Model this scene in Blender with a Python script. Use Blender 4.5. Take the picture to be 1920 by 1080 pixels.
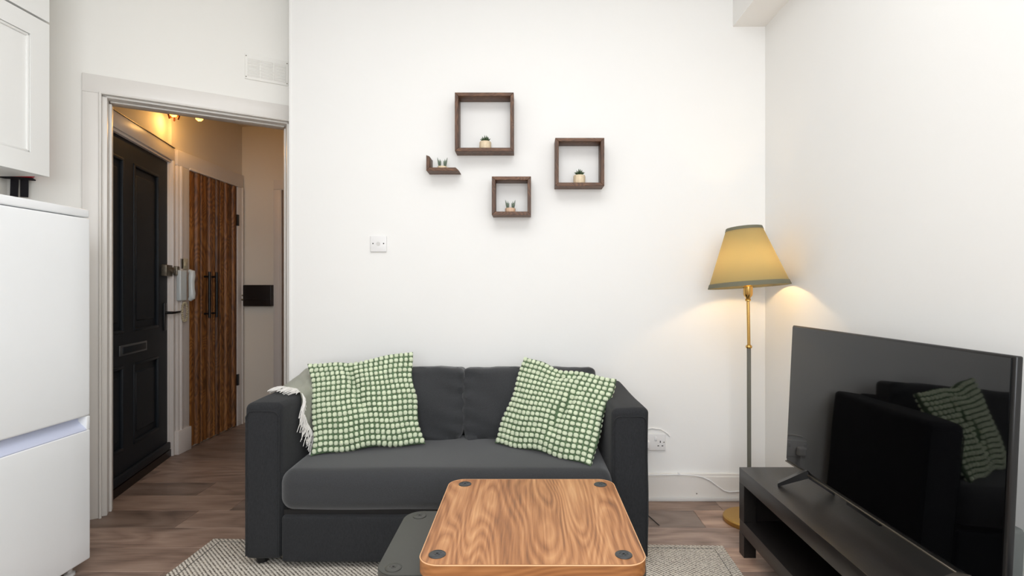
import bpy, bmesh, math, random
from mathutils import Matrix, Vector
random.seed(7)
S = bpy.context.scene
for o in list(bpy.data.objects): bpy.data.objects.remove(o)
COL = S.collection

# ------------------------------------------------------------------ camera
CH = 1.117
cam = bpy.data.cameras.new('camera'); camo = bpy.data.objects.new('camera', cam); COL.objects.link(camo)
cam.sensor_width = 36; cam.lens = 18.75; cam.shift_x = -30/1920; cam.clip_start = 0.05
camo.location = (0, 0, CH); camo.rotation_euler = (math.pi/2, 0, 0)
S.camera = camo
# ------------------------------------------------------------------ world, light, exposure
w = bpy.data.worlds.new('world'); S.world = w; w.use_nodes = True
w.node_tree.nodes['Background'].inputs[0].default_value = (0.80, 0.88, 1.0, 1)
w.node_tree.nodes['Background'].inputs[1].default_value = 2.0
S.view_settings.view_transform = 'Standard'; S.view_settings.look = 'None'
S.view_settings.gamma = 1; S.view_settings.use_curve_mapping = False
S.view_settings.exposure = -0.03
def area(name, loc, rot, sx, sy, e, col=(1, 1, 1)):
    l = bpy.data.lights.new(name, 'AREA'); l.shape = 'RECTANGLE'; l.size = sx; l.size_y = sy
    l.energy = e; l.color = col
    o = bpy.data.objects.new(name, l); COL.objects.link(o); o.location = loc; o.rotation_euler = rot
    return o
area('window_daylight', (0.05, -1.12, 1.70), (math.radians(82), 0, 0), 2.1, 1.6, 47, (0.965, 0.985, 1.0))
area('ceiling_bounce_fill', (-0.1, 1.0, 2.84), (0, 0, 0), 1.7, 1.3, 24.5, (0.975, 0.985, 1.0))  # unseen fill added for light bounced off the ceiling, not a fitting

# ------------------------------------------------------------------ materials
def lin(c):
    return tuple(((x/255)/12.92 if x/255 <= 0.04045 else ((x/255+0.055)/1.055)**2.4) for x in c) + (1,)
def mat(name, rgb, rough=0.6, metal=0.0, spec=0.5, noise=0.0, nscale=20, bump=0.0, bscale=200, sheen=0.0, stretch=(1, 1, 1), coat=0.0):
    m = bpy.data.materials.new(name); m.use_nodes = True
    nt = m.node_tree; b = nt.nodes['Principled BSDF']
    c = lin(rgb)
    b.inputs['Base Color'].default_value = c; b.inputs['Roughness'].default_value = rough
    b.inputs['Metallic'].default_value = metal; b.inputs['Specular IOR Level'].default_value = spec
    b.inputs['Sheen Weight'].default_value = sheen; b.inputs['Coat Weight'].default_value = coat
    tc = nt.nodes.new('ShaderNodeTexCoord'); mp = nt.nodes.new('ShaderNodeMapping')
    mp.inputs['Scale'].default_value = stretch
    nt.links.new(tc.outputs['Object'], mp.inputs['Vector'])
    n = nt.nodes.new('ShaderNodeTexNoise'); n.inputs['Scale'].default_value = nscale; n.inputs['Detail'].default_value = 4
    nt.links.new(mp.outputs[0], n.inputs['Vector'])
    r = nt.nodes.new('ShaderNodeValToRGB')
    r.color_ramp.elements[0].position = 0.3; r.color_ramp.elements[1].position = 0.7
    r.color_ramp.elements[0].color = tuple(x*(1-noise) for x in c[:3])+(1,)
    r.color_ramp.elements[1].color = tuple(min(1, x*(1+noise)) for x in c[:3])+(1,)
    nt.links.new(n.outputs['Fac'], r.inputs[0]); nt.links.new(r.outputs[0], b.inputs['Base Color'])
    if bump:
        n2 = nt.nodes.new('ShaderNodeTexNoise'); n2.inputs['Scale'].default_value = bscale; n2.inputs['Detail'].default_value = 3
        nt.links.new(mp.outputs[0], n2.inputs['Vector'])
        bp = nt.nodes.new('ShaderNodeBump'); bp.inputs['Strength'].default_value = bump; bp.inputs['Distance'].default_value = 0.01
        nt.links.new(n2.outputs['Fac'], bp.inputs['Height']); nt.links.new(bp.outputs[0], b.inputs['Normal'])
    return m
def woodmat(name, cols, along='Y', scale=9, stretch=12, rough=0.45, rnd=0.0, knots=0.0, dist=2.5, bump=0.15, tone=None, tint=False):
    """grain: noise stretched along one axis, distorted rings; cols = list of (pos, rgb)"""
    m = bpy.data.materials.new(name); m.use_nodes = True
    nt = m.node_tree; N = nt.nodes; L = nt.links; b = N['Principled BSDF']
    b.inputs['Roughness'].default_value = rough
    tc = N.new('ShaderNodeTexCoord'); oi = N.new('ShaderNodeObjectInfo')
    add = N.new('ShaderNodeVectorMath'); add.operation = 'MULTIPLY_ADD'
    L.new(oi.outputs['Random'], add.inputs[0]); add.inputs[1].default_value = (31, 47, 23)
    L.new(tc.outputs['Object'], add.inputs[2])
    mp = N.new('ShaderNodeMapping'); i = 'XYZ'.index(along)
    sc = [1, 1, 1]; sc[i] = 1/stretch; mp.inputs['Scale'].default_value = sc
    L.new(add.outputs[0], mp.inputs['Vector'])
    mp2 = N.new('ShaderNodeMapping'); sc = [1, 1, 1]; sc[i] = 0.32; mp2.inputs['Scale'].default_value = sc
    L.new(add.outputs[0], mp2.inputs['Vector'])
    big = N.new('ShaderNodeTexNoise'); big.inputs['Scale'].default_value = scale*0.7; big.inputs['Detail'].default_value = 1.5
    big.inputs['Distortion'].default_value = 0.4
    L.new(mp2.outputs[0], big.inputs['Vector'])
    mul = N.new('ShaderNodeMath'); mul.operation = 'MULTIPLY'; mul.inputs[1].default_value = dist*9
    L.new(big.outputs['Fac'], mul.inputs[0])
    sn = N.new('ShaderNodeMath'); sn.operation = 'PINGPONG'; sn.inputs[1].default_value = 0.5
    L.new(mul.outputs[0], sn.inputs[0])
    fine = N.new('ShaderNodeTexNoise'); fine.inputs['Scale'].default_value = scale*14; fine.inputs['Detail'].default_value = 6
    L.new(mp.outputs[0], fine.inputs['Vector'])
    mid = N.new('ShaderNodeTexNoise'); mid.inputs['Scale'].default_value = scale*2.2; mid.inputs['Detail'].default_value = 3
    L.new(mp.outputs[0], mid.inputs['Vector'])
    a1 = N.new('ShaderNodeMath'); a1.operation = 'MULTIPLY_ADD'; a1.inputs[1].default_value = 0.42
    L.new(sn.outputs[0], a1.inputs[0])
    a2 = N.new('ShaderNodeMath'); a2.operation = 'MULTIPLY_ADD'; a2.inputs[1].default_value = 0.45
    L.new(fine.outputs['Fac'], a2.inputs[0])
    a3 = N.new('ShaderNodeMath'); a3.operation = 'MULTIPLY'; a3.inputs[1].default_value = 0.45
    L.new(mid.outputs['Fac'], a3.inputs[0]); L.new(a3.outputs[0], a2.inputs[2]); L.new(a2.outputs[0], a1.inputs[2])
    ramp = N.new('ShaderNodeValToRGB'); e = ramp.color_ramp.elements
    while len(e) < len(cols): e.new(0.5)
    for k, (p, c) in enumerate(cols): e[k].position = p; e[k].color = lin(c)
    L.new(a1.outputs[0], ramp.inputs[0])
    out = ramp.outputs[0]
    if knots:
        vo = N.new('ShaderNodeTexVoronoi'); vo.inputs['Scale'].default_value = knots
        mp3 = N.new('ShaderNodeMapping'); sc = [1, 1, 1]; sc[i] = 0.4; mp3.inputs['Scale'].default_value = sc
        L.new(add.outputs[0], mp3.inputs['Vector']); L.new(mp3.outputs[0], vo.inputs['Vector'])
        kr = N.new('ShaderNodeMapRange'); kr.inputs[1].default_value = 0.03; kr.inputs[2].default_value = 0.22
        kr.inputs[3].default_value = 0.38; kr.inputs[4].default_value = 1.0
        L.new(vo.outputs['Distance'], kr.inputs[0])
        mx = N.new('ShaderNodeMix'); mx.data_type = 'RGBA'; mx.blend_type = 'MULTIPLY'; mx.inputs[0].default_value = 1
        L.new(out, mx.inputs[6]); L.new(kr.outputs[0], mx.inputs[7]); out = mx.outputs[2]
    if rnd:
        mr = N.new('ShaderNodeValToRGB'); mr.color_ramp.interpolation = 'LINEAR'
        t = tone or [(0, (255*(1-rnd),)*3), (1, (255,)*3)]
        e = mr.color_ramp.elements
        while len(e) < len(t): e.new(0.5)
        for k, (p, c) in enumerate(t): e[k].position = p; e[k].color = lin(c)
        L.new(oi.outputs['Random'], mr.inputs[0])
        mx = N.new('ShaderNodeMix'); mx.data_type = 'RGBA'; mx.blend_type = 'MULTIPLY'; mx.inputs[0].default_value = 1
        L.new(out, mx.inputs[6]); L.new(mr.outputs[0], mx.inputs[7]); out = mx.outputs[2]
    if tint:
        mx = N.new('ShaderNodeMix'); mx.data_type = 'RGBA'; mx.blend_type = 'MULTIPLY'; mx.inputs[0].default_value = 1
        L.new(out, mx.inputs[6]); L.new(oi.outputs['Color'], mx.inputs[7]); out = mx.outputs[2]
    L.new(out, b.inputs['Base Color'])
    bp = N.new('ShaderNodeBump'); bp.inputs['Strength'].default_value = bump; bp.inputs['Distance'].default_value = 0.003
    L.new(a1.outputs[0], bp.inputs['Height']); L.new(bp.outputs[0], b.inputs['Normal'])
    return m

M = {}
M['wall'] = mat('wall_paint', (242, 241, 238), 0.75, noise=0.006, nscale=2, bump=0.03, bscale=60)
M['wallw'] = mat('doorway_wall_paint', (246, 244, 238), 0.7, noise=0.006, nscale=2, bump=0.05, bscale=30)
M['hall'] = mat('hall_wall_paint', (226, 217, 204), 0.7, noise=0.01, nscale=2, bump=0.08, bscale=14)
M['ceil'] = mat('ceiling_paint', (246, 244, 240), 0.8)
M['gloss'] = mat('white_gloss_paint', (233, 229, 223), 0.32, noise=0.01, nscale=6, bump=0.03, bscale=25)
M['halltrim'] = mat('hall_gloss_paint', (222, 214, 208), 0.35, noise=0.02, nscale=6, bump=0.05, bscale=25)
M['cab'] = mat('cabinet_white', (243, 243, 240), 0.35)
M['fridge'] = mat('fridge_white_enamel', (242, 244, 245), 0.28, noise=0.004, bump=0.015, bscale=400, coat=0.2)
M['grip'] = mat('fridge_grip_blue_lit', (205, 211, 232), 0.4)  # bluish light in the recess is put into this colour
M['plastic'] = mat('white_plastic', (236, 235, 234), 0.35)
M['plasticg'] = mat('pale_grey_plastic', (215, 213, 210), 0.4)
M['hole'] = mat('dark_hole', (22, 20, 20), 0.8)
M['black'] = mat('black_metal', (22, 22, 24), 0.4)
M['sofa'] = mat('charcoal_woven_shaded', (44, 45, 47), 0.95, spec=0.15, noise=0.16, nscale=260, bump=0.22, bscale=520, sheen=0.08, stretch=(1, 1, .35))  # shaded copy of the sofa fabric, darkened for the upright faces
M['sofac'] = mat('charcoal_woven_lit', (56, 57, 59), 0.95, spec=0.2, noise=0.14, nscale=280, bump=0.2, bscale=480, sheen=0.28)  # same fabric, lighter with more sheen: light from above put into colour
M['throw'] = mat('sage_grey_wool', (208, 209, 194), 0.95, noise=0.06, nscale=300, bump=0.15, bscale=350, sheen=0.3)
M['fringe'] = mat('white_yarn', (232, 229, 224), 0.9)
M['tuft'] = mat('pale_green_tuft', (206, 216, 186), 0.95, noise=0.14, nscale=38, bump=0.2, bscale=500, sheen=0.3)
M['pbase'] = mat('green_pillow_weave', (88, 110, 80), 0.95, noise=0.25, nscale=60, bump=0.3, bscale=300)
M['blacktop'] = mat('black_painted_board', (70, 70, 66), 0.45, noise=0.02, bump=0.02, bscale=300)
M['disc'] = mat('dark_grey_steel_disc', (74, 76, 78), 0.38, metal=0.5)
M['bench'] = woodmat('black_brown_foil', [(0.3, (19, 17, 16)), (0.75, (32, 28, 26))], 'Y', 12, 14, 0.36, bump=0.08)
M['tvplastic'] = mat('tv_black_plastic', (20, 20, 21), 0.3)
M['tvgrey'] = mat('tv_housing_grey', (86, 90, 88), 0.5)
M['tvrim'] = mat('tv_bottom_rim', (120, 112, 100), 0.3, metal=0.8)
M['screen'] = mat('tv_glossy_screen', (3, 3, 4), 0.03, spec=0.62)
M['brass'] = mat('brass', (204, 164, 96), 0.24, metal=1.0)
M['brassb'] = mat('satin_brass', (190, 150, 82), 0.42, metal=0.85)
M['lampgrey'] = mat('grey_olive_enamel', (104, 102, 92), 0.4)
M['shtrim'] = mat('shade_trim_grey', (108, 106, 88), 0.85, bump=0.1, bscale=500)
M['pot'] = mat('cream_ribbed_ceramic', (222, 203, 172), 0.5, noise=0.08, nscale=60)
M['potp'] = mat('blush_ceramic', (214, 180, 152), 0.5, noise=0.1, nscale=60)
M['leafd'] = mat('dark_green_succulent', (58, 78, 44), 0.5, noise=0.3, nscale=90)
M['leafg'] = mat('grey_green_succulent', (98, 112, 94), 0.5, noise=0.3, nscale=90)
M['soil'] = mat('dark_soil', (60, 48, 36), 0.95, bump=0.5, bscale=300)
M['blue'] = mat('dark_blue_door_paint', (17, 25, 32), 0.6, noise=0.08, nscale=6, bump=0.04, bscale=40)
M['steel'] = mat('aged_lock_steel', (120, 112, 98), 0.4, metal=0.7, noise=0.3, nscale=60)
M['red'] = mat('red_plastic', (190, 30, 45), 0.4)
M['strap'] = mat('black_webbing', (22, 20, 26), 0.9, bump=0.2, bscale=400)
M['cord'] = mat('yellowed_cord', (205, 192, 160), 0.6)
M['phone'] = mat('intercom_plastic', (206, 212, 212), 0.25, coat=0.3)
M['box'] = mat('brown_black_box', (24, 15, 12), 0.45)
M['bronze'] = mat('bronze_fitting', (92, 44, 20), 0.35, metal=0.8)
M['slat'] = woodmat('stained_pine', [(0.3, (62, 36, 14)), (0.5, (134, 86, 42)), (0.75, (186, 130, 70))], 'Z', 10, 12, 0.5, rnd=0.4, knots=5.5,
                    tone=[(0, (165, 155, 140)), (0.5, (215, 205, 192)), (1, (255, 250, 240))])
M['walnut'] = woodmat('dark_walnut', [(0.3, (58, 37, 23)), (0.55, (94, 62, 40)), (0.8, (138, 96, 64))], 'X', 22, 10, 0.5, bump=0.3)
M['walnutz'] = woodmat('dark_walnut_upright', [(0.3, (54, 36, 24)), (0.55, (86, 58, 40)), (0.8, (126, 88, 60))], 'Z', 22, 10, 0.5, bump=0.3)
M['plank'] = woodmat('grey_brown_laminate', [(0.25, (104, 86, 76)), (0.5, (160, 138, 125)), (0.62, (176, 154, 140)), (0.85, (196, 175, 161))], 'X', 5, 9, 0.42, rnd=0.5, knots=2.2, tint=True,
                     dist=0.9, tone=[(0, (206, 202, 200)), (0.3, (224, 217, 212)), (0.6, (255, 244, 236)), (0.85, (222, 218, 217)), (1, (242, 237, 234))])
def tablewood():
    m = bpy.data.materials.new('oiled_oak_veneer'); m.use_nodes = True
    nt = m.node_tree; N = nt.nodes; L = nt.links; b = N['Principled BSDF']; b.inputs['Roughness'].default_value = 0.42
    tc = N.new('ShaderNodeTexCoord')
    # cathedral figure: distance field from stretched wandering axis
    mp = N.new('ShaderNodeMapping'); mp.inputs['Scale'].default_value = (1, 0.22, 1); mp.inputs['Location'].default_value = (0.3, 0.2, 0)
    L.new(tc.outputs['Object'], mp.inputs['Vector'])
    big = N.new('ShaderNodeTexNoise'); big.inputs['Scale'].default_value = 6.5; big.inputs['Detail'].default_value = 1.0; big.inputs['Distortion'].default_value = 0.3
    L.new(mp.outputs[0], big.inputs['Vector'])
    rings = N.new('ShaderNodeMath'); rings.operation = 'MULTIPLY'; rings.inputs[1].default_value = 19; L.new(big.outputs['Fac'], rings.inputs[0])
    fr = N.new('ShaderNodeMath'); fr.operation = 'PINGPONG'; fr.inputs[1].default_value = 0.5; L.new(rings.outputs[0], fr.inputs[0])
    mp2 = N.new('ShaderNodeMapping'); mp2.inputs['Scale'].default_value = (1, 0.035, 1); L.new(tc.outputs['Object'], mp2.inputs['Vector'])
    fi = N.new('ShaderNodeTexNoise'); fi.inputs['Scale'].default_value = 170; fi.inputs['Detail'].default_value = 4; L.new(mp2.outputs[0], fi.inputs['Vector'])
    mp4 = N.new('ShaderNodeMapping'); mp4.inputs['Scale'].default_value = (1, 0.10, 1); L.new(tc.outputs['Object'], mp4.inputs['Vector'])
    bd = N.new('ShaderNodeTexNoise'); bd.inputs['Scale'].default_value = 16; bd.inputs['Detail'].default_value = 3; L.new(mp4.outputs[0], bd.inputs['Vector'])
    def ma(x, k, y=None):
        a = N.new('ShaderNodeMath'); a.operation = 'MULTIPLY_ADD'; L.new(x, a.inputs[0]); a.inputs[1].default_value = k
        if y is None: a.inputs[2].default_value = 0
        else: L.new(y, a.inputs[2])
        return a.outputs[0]
    v = ma(fr.outputs[0], 0.34, ma(fi.outputs['Fac'], 0.46, ma(bd.outputs['Fac'], 0.5)))
    r = N.new('ShaderNodeValToRGB'); e = r.color_ramp.elements; e.new(0.5); e.new(0.6)
    for k, (p, c) in enumerate([(0.36, (120, 76, 44)), (0.50, (158, 104, 62)), (0.62, (184, 128, 82)), (0.78, (208, 156, 108))]):
        e[k].position = p; e[k].color = lin(c)
    L.new(v, r.inputs[0]); L.new(r.outputs[0], b.inputs['Base Color'])
    bp = N.new('ShaderNodeBump'); bp.inputs['Strength'].default_value = 0.12; bp.inputs['Distance'].default_value = 0.002
    L.new(fi.outputs['Fac'], bp.inputs['Height']); L.new(bp.outputs[0], b.inputs['Normal'])
    return m
M['oak'] = tablewood()
M['oakedge'] = woodmat('oak_edge_band', [(0.3, (132, 80, 42)), (0.55, (160, 104, 58)), (0.8, (184, 126, 76))], 'X', 8, 20, 0.45)
def rugmat():
    m = bpy.data.materials.new('flat_woven_wool'); m.use_nodes = True
    nt = m.node_tree; N = nt.nodes; L = nt.links; b = N['Principled BSDF']; b.inputs['Roughness'].default_value = 0.95
    tc = N.new('ShaderNodeTexCoord')
    mp = N.new('ShaderNodeMapping'); mp.inputs['Scale'].default_value = (150, 150, 1); mp.inputs['Rotation'].default_value = (0, 0, 0.0)
    L.new(tc.outputs['Object'], mp.inputs['Vector'])
    ck = N.new('ShaderNodeTexVoronoi'); ck.inputs['Scale'].default_value = 1; ck.inputs['Randomness'].default_value = 0.35
    L.new(mp.outputs[0], ck.inputs['Vector'])
    wv = N.new('ShaderNodeTexWave'); wv.wave_type = 'BANDS'; wv.bands_direction = 'DIAGONAL'; wv.inputs['Scale'].default_value = 34
    wv.inputs['Distortion'].default_value = 1.5; wv.inputs['Detail Scale'].default_value = 60
    L.new(tc.outputs['Object'], wv.inputs['Vector'])
    no = N.new('ShaderNodeTexNoise'); no.inputs['Scale'].default_value = 170; no.inputs['Detail'].default_value = 2
    L.new(tc.outputs['Object'], no.inputs['Vector'])
    a = N.new('ShaderNodeMath'); a.operation = 'MULTIPLY_ADD'; a.inputs[1].default_value = 0.45; L.new(wv.outputs['Fac'], a.inputs[0]); L.new(no.outputs['Fac'], a.inputs[2])
    r = N.new('ShaderNodeValToRGB'); e = r.color_ramp.elements; e.new(0.6)
    for k, (p, c) in enumerate([(0.46, (92, 84, 74)), (0.62, (184, 175, 162)), (0.84, (246, 238, 226))]): e[k].position = p; e[k].color = lin(c)
    L.new(a.outputs[0], r.inputs[0]); L.new(r.outputs[0], b.inputs['Base Color'])
    bp = N.new('ShaderNodeBump'); bp.inputs['Strength'].default_value = 0.6; bp.inputs['Distance'].default_value = 0.004
    L.new(a.outputs[0], bp.inputs['Height']); L.new(bp.outputs[0], b.inputs['Normal'])
    return m
M['rug'] = rugmat()
def shademat():
    m = bpy.data.materials.new('olive_linen_shade'); m.use_nodes = True
    nt = m.node_tree; N = nt.nodes; L = nt.links; b = N['Principled BSDF']; out = N['Material Output']
    b.inputs['Base Color'].default_value = lin((120, 116, 86)); b.inputs['Roughness'].default_value = 0.9
    t = N.new('ShaderNodeBsdfTranslucent'); t.inputs[0].default_value = lin((196, 180, 130))
    no = N.new('ShaderNodeTexNoise'); no.inputs['Scale'].default_value = 400
    bp = N.new('ShaderNodeBump'); bp.inputs['Strength'].default_value = 0.15; bp.inputs['Distance'].default_value = 0.002
    L.new(no.outputs['Fac'], bp.inputs['Height']); L.new(bp.outputs[0], b.inputs['Normal'])
    mx = N.new('ShaderNodeMixShader'); mx.inputs[0].default_value = 0.24
    L.new(b.outputs[0], mx.inputs[1]); L.new(t.outputs[0], mx.inputs[2]); L.new(mx.outputs[0], out.inputs[0])
    return m
M['shade'] = shademat()
def emat(name, rgb, s):
    m = bpy.data.materials.new(name); m.use_nodes = True; b = m.node_tree.nodes['Principled BSDF']
    b.inputs['Base Color'].default_value = lin(rgb); b.inputs['Emission Color'].default_value = lin(rgb); b.inputs['Emission Strength'].default_value = s
    return m
M['bulb'] = emat('warm_bulb', (255, 196, 96), 2.5)
def glassmat():
    m = bpy.data.materials.new('clear_glass'); m.use_nodes = True; b = m.node_tree.nodes['Principled BSDF']
    b.inputs['Base Color'].default_value = (1, 1, 1, 1); b.inputs['Roughness'].default_value = 0.0
    b.inputs['Transmission Weight'].default_value = 1; b.inputs['IOR'].default_value = 1.1
    return m
M['glass'] = glassmat()

# ------------------------------------------------------------------ geometry helpers
WL = {}
def merge(bm, t, mtx=None):
    if mtx is not None: bmesh.ops.transform(t, matrix=mtx, verts=t.verts)
    me = bpy.data.meshes.new('tmp'); t.to_mesh(me); t.free(); bm.from_mesh(me); bpy.data.meshes.remove(me)
def B(): return bmesh.new()
def box(bm, x0, x1, y0, y1, z0, z1, bev=0.0, seg=2, mtx=None):
    t = bmesh.new(); bmesh.ops.create_cube(t, size=1)
    for v in t.verts:
        v.co = Vector(((x0+x1)/2+v.co.x*(x1-x0), (y0+y1)/2+v.co.y*(y1-y0), (z0+z1)/2+v.co.z*(z1-z0)))
    if bev: bmesh.ops.bevel(t, geom=t.edges[:], offset=bev, segments=seg, affect='EDGES', profile=0.5)
    merge(bm, t, mtx); return bm
def prism(bm, poly, z0, z1, bev=0.0, seg=2, mtx=None, vert_bev=False):
    """poly: list of (x,y), extruded in z"""
    t = bmesh.new()
    vs = [t.verts.new((x, y, z0)) for x, y in poly]; f = t.faces.new(vs)
    r = bmesh.ops.extrude_face_region(t, geom=[f])
    for v in r['geom']:
        if isinstance(v, bmesh.types.BMVert): v.co.z = z1
    bmesh.ops.recalc_face_normals(t, faces=t.faces)
    if bev:
        es = [e for e in t.edges if abs(e.verts[0].co.z-e.verts[1].co.z) < 1e-6]
        bmesh.ops.bevel(t, geom=es, offset=bev, segments=seg, affect='EDGES')
    merge(bm, t, mtx); return bm
def rrect(x0, x1, y0, y1, r, n=8):
    P = []
    for cx, cy, a0 in ((x1-r, y1-r, 0), (x0+r, y1-r, 90), (x0+r, y0+r, 180), (x1-r, y0+r, 270)):
        for k in range(n+1):
            a = math.radians(a0+90*k/n); P.append((cx+r*math.cos(a), cy+r*math.sin(a)))
    return P
def frame_from(d):
    d = Vector(d).normalized(); a = Vector((0, 0, 1)) if abs(d.z) < .9 else Vector((1, 0, 0))
    x = d.cross(a).normalized(); return x, d.cross(x).normalized()
def tube(bm, pts, r, n=8, caps=True):
    pts = [Vector(p) for p in pts]; rings = []
    rs = r if isinstance(r, (list, tuple)) else [r]*len(pts)
    d0 = (pts[1]-pts[0]).normalized(); x, y = frame_from(d0)
    for i, p in enumerate(pts):
        d = (pts[min(i+1, len(pts)-1)]-pts[max(i-1, 0)]).normalized()
        x = (x-d*x.dot(d)).normalized(); y = d.cross(x)
        rings.append([bm.verts.new(p+(x*math.cos(2*math.pi*k/n)+y*math.sin(2*math.pi*k/n))*rs[i]) for k in range(n)])
    for a, b in zip(rings, rings[1:]):
        for k in range(n): bm.faces.new((a[k], a[(k+1) % n], b[(k+1) % n], b[k]))
    if caps: bm.faces.new(rings[0][::-1]); bm.faces.new(rings[-1])
    return bm
def lathe(bm, prof, c=(0, 0, 0), n=32, rib=0.0, ribn=0, closed=False):
    rings = []
    for r, z in prof:
        ring = []
        for k in range(n):
            a = 2*math.pi*k/n; rr = r*(1+rib*math.cos(ribn*a)) if ribn else r
            ring.append(bm.verts.new((c[0]+rr*math.cos(a), c[1]+rr*math.sin(a), c[2]+z)))
        rings.append(ring)
    for a, b in zip(rings, rings[1:]):
        for k in range(n): bm.faces.new((a[k], a[(k+1) % n], b[(k+1) % n], b[k]))
    if closed: bm.faces.new(rings[0][::-1]); bm.faces.new(rings[-1])
    return bm
def rbox(bm, x0, x1, y0, y1, z0, z1, r, puff=(0, 0, 0), m=8, k=4, fn=None, mtx=None):
    """soft rounded box; puff = outward bulge on x,y,z faces; fn displaces points"""
    t = bmesh.new(); lo = (x0, y0, z0); hi = (x1, y1, z1)
    def coords(a, b):
        e = [a+r*(1-math.cos(math.pi/4*i/k)/1)*0 + r*i/k for i in range(k)]
        mid = [a+r+(b-a-2*r)*i/m for i in range(m+1)]
        return e+mid+[b-r+r*(i+1)/k for i in range(k)]
    C = [coords(lo[i], hi[i]) for i in range(3)]; V = {}
    def vert(i, j, l):
        key = (i, j, l)
        if key in V: return V[key]
        p = Vector((C[0][i], C[1][j], C[2][l]))
        q = Vector([min(max(p[a], lo[a]+r), hi[a]-r) for a in range(3)])
        d = p-q; n = d.normalized() if d.length > 1e-9 else Vector((0, 0, 0))
        p2 = q+n*r
        u = [2*(p2[a]-lo[a])/(hi[a]-lo[a])-1 for a in range(3)]
        f = [max(0, 1-x*x) for x in u]
        p2.x += puff[0]*n.x*f[1]*f[2]; p2.y += puff[1]*n.y*f[0]*f[2]; p2.z += puff[2]*n.z*f[0]*f[1]
        if fn: p2 = fn(p2, u, n)
        V[key] = t.verts.new(p2); return V[key]
    nx, ny, nz = (len(c)-1 for c in C)
    def quad(a, b, c, d):
        try: t.faces.new((vert(*a), vert(*b), vert(*c), vert(*d)))
        except ValueError: pass
    for i in range(nx):
        for j in range(ny):
            quad((i, j, 0), (i, j+1, 0), (i+1, j+1, 0), (i+1, j, 0)); quad((i, j, nz), (i+1, j, nz), (i+1, j+1, nz), (i, j+1, nz))
    for i in range(nx):
        for l in range(nz):
            quad((i, 0, l), (i+1, 0, l), (i+1, 0, l+1), (i, 0, l+1)); quad((i, ny, l), (i, ny, l+1), (i+1, ny, l+1), (i+1, ny, l))
    for j in range(ny):
        for l in range(nz):
            quad((0, j, l), (0, j, l+1), (0, j+1, l+1), (0, j+1, l)); quad((nx, j, l), (nx, j+1, l), (nx, j+1, l+1), (nx, j, l+1))
    merge(bm, t, mtx); return bm
def obj(name, bm, m, parent=None, label=None, smooth=True, mtx=None, kind=None):
    if mtx is not None: bmesh.ops.transform(bm, matrix=mtx, verts=bm.verts)
    bmesh.ops.recalc_face_normals(bm, faces=bm.faces)
    xs = [v.co.x for v in bm.verts]; ys = [v.co.y for v in bm.verts]; zs = [v.co.z for v in bm.verts]
    c = Vector(((min(xs)+max(xs))/2, (min(ys)+max(ys))/2, min(zs)))
    for v in bm.verts: v.co -= c
    me = bpy.data.meshes.new(name); bm.to_mesh(me); bm.free()
    me.materials.append(M[m] if isinstance(m, str) else m)
    if smooth:
        for p in me.polygons: p.use_smooth = True
        me.set_sharp_from_angle(angle=math.radians(38))
    o = bpy.data.objects.new(name, me); COL.objects.link(o)
    pw = WL[parent.name] if parent else Vector((0, 0, 0))
    o.location = c-pw; WL[o.name] = c
    if parent: o.parent = parent
    if label: o['label'] = label
    if kind: o['kind'] = kind
    return o
def thing(name, label, cat, loc, group=None):
    o = bpy.data.objects.new(name, None); COL.objects.link(o); o.location = loc; o.empty_display_size = 0.05
    WL[o.name] = Vector(loc); o['label'] = label; o['category'] = cat
    if group: o['group'] = group
    return o
def tag(o, label, cat, group=None):
    o['label'] = label; o['category'] = cat
    if group: o['group'] = group
    return o
def struct(name, bm, m, smooth=False, label=None, cat=None):
    o = obj(name, bm, m, None, None, smooth); o['kind'] = 'structure'
    if label: o['label'] = label
    if cat: o['category'] = cat
    return o

# ------------------------------------------------------------------ room shell
XL, XR, YB, YR, ZC = -2.37, 1.253, 2.817, -1.2, 2.9
fl = struct('floor', box(B(), -2.62, 1.45, -1.4, 4.6, -0.10, -0.012), 'hole', label='grey-brown wood laminate floor of wide boards running across the room and hall', cat='floor')
struct('ceiling', box(B(), -2.6, 1.45, -1.4, 3.1, ZC, ZC+0.1), 'ceil', label='flat white painted ceiling of the living room', cat='ceiling')
struct('wall_back', box(B(), -1.254, 1.45, YB, 3.10, 0, ZC), 'wall', label='plain white wall behind the sofa with the floating shelves on it', cat='wall')
struct('wall_right', box(B(), XR, 1.45, -1.4, YB, 0, ZC), 'wall', label='white wall on the right behind the television', cat='wall')
struct('wall_left', box(B(), -2.55, XL, -1.4, 2.43, 0, ZC), 'wallw', label='white kitchen side wall on the left behind fridge and cupboard', cat='wall')
b = B()
wx0, wx1, wz0, wz1 = -1.05, 1.15, 0.85, 2.6
box(b, -2.55, wx0, -1.4, YR, 0, ZC); box(b, wx1, 1.45, -1.4, YR, 0, ZC)
box(b, wx0, wx1, -1.4, YR, 0, wz0); box(b, wx0, wx1, -1.4, YR, wz1, ZC)
struct('wall_rear', b, 'wall', label='white wall behind the camera holding the window', cat='wall')
b = B()
for x in (wx0, wx0+0.7, wx0+1.4, wx1-0.06): box(b, x, x+0.06, -1.34, -1.28, wz0, wz1)
for z in (wz0, wz1-0.06): box(b, wx0, wx1, -1.34, -1.28, z, z+0.06)
wn = struct('window_1', b, 'gloss', label='wide white framed window behind the camera', cat='window')
obj('pane', box(B(), wx0, wx1, -1.315, -1.310, wz0, wz1), 'glass', wn, smooth=False)

# boxed beam in the top right corner
struct('trim_1', box(B(), 1.082, XR, -1.2, YB, 2.497, ZC), 'wall', label='white boxed-in beam along the top of the right wall', cat='beam')

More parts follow.
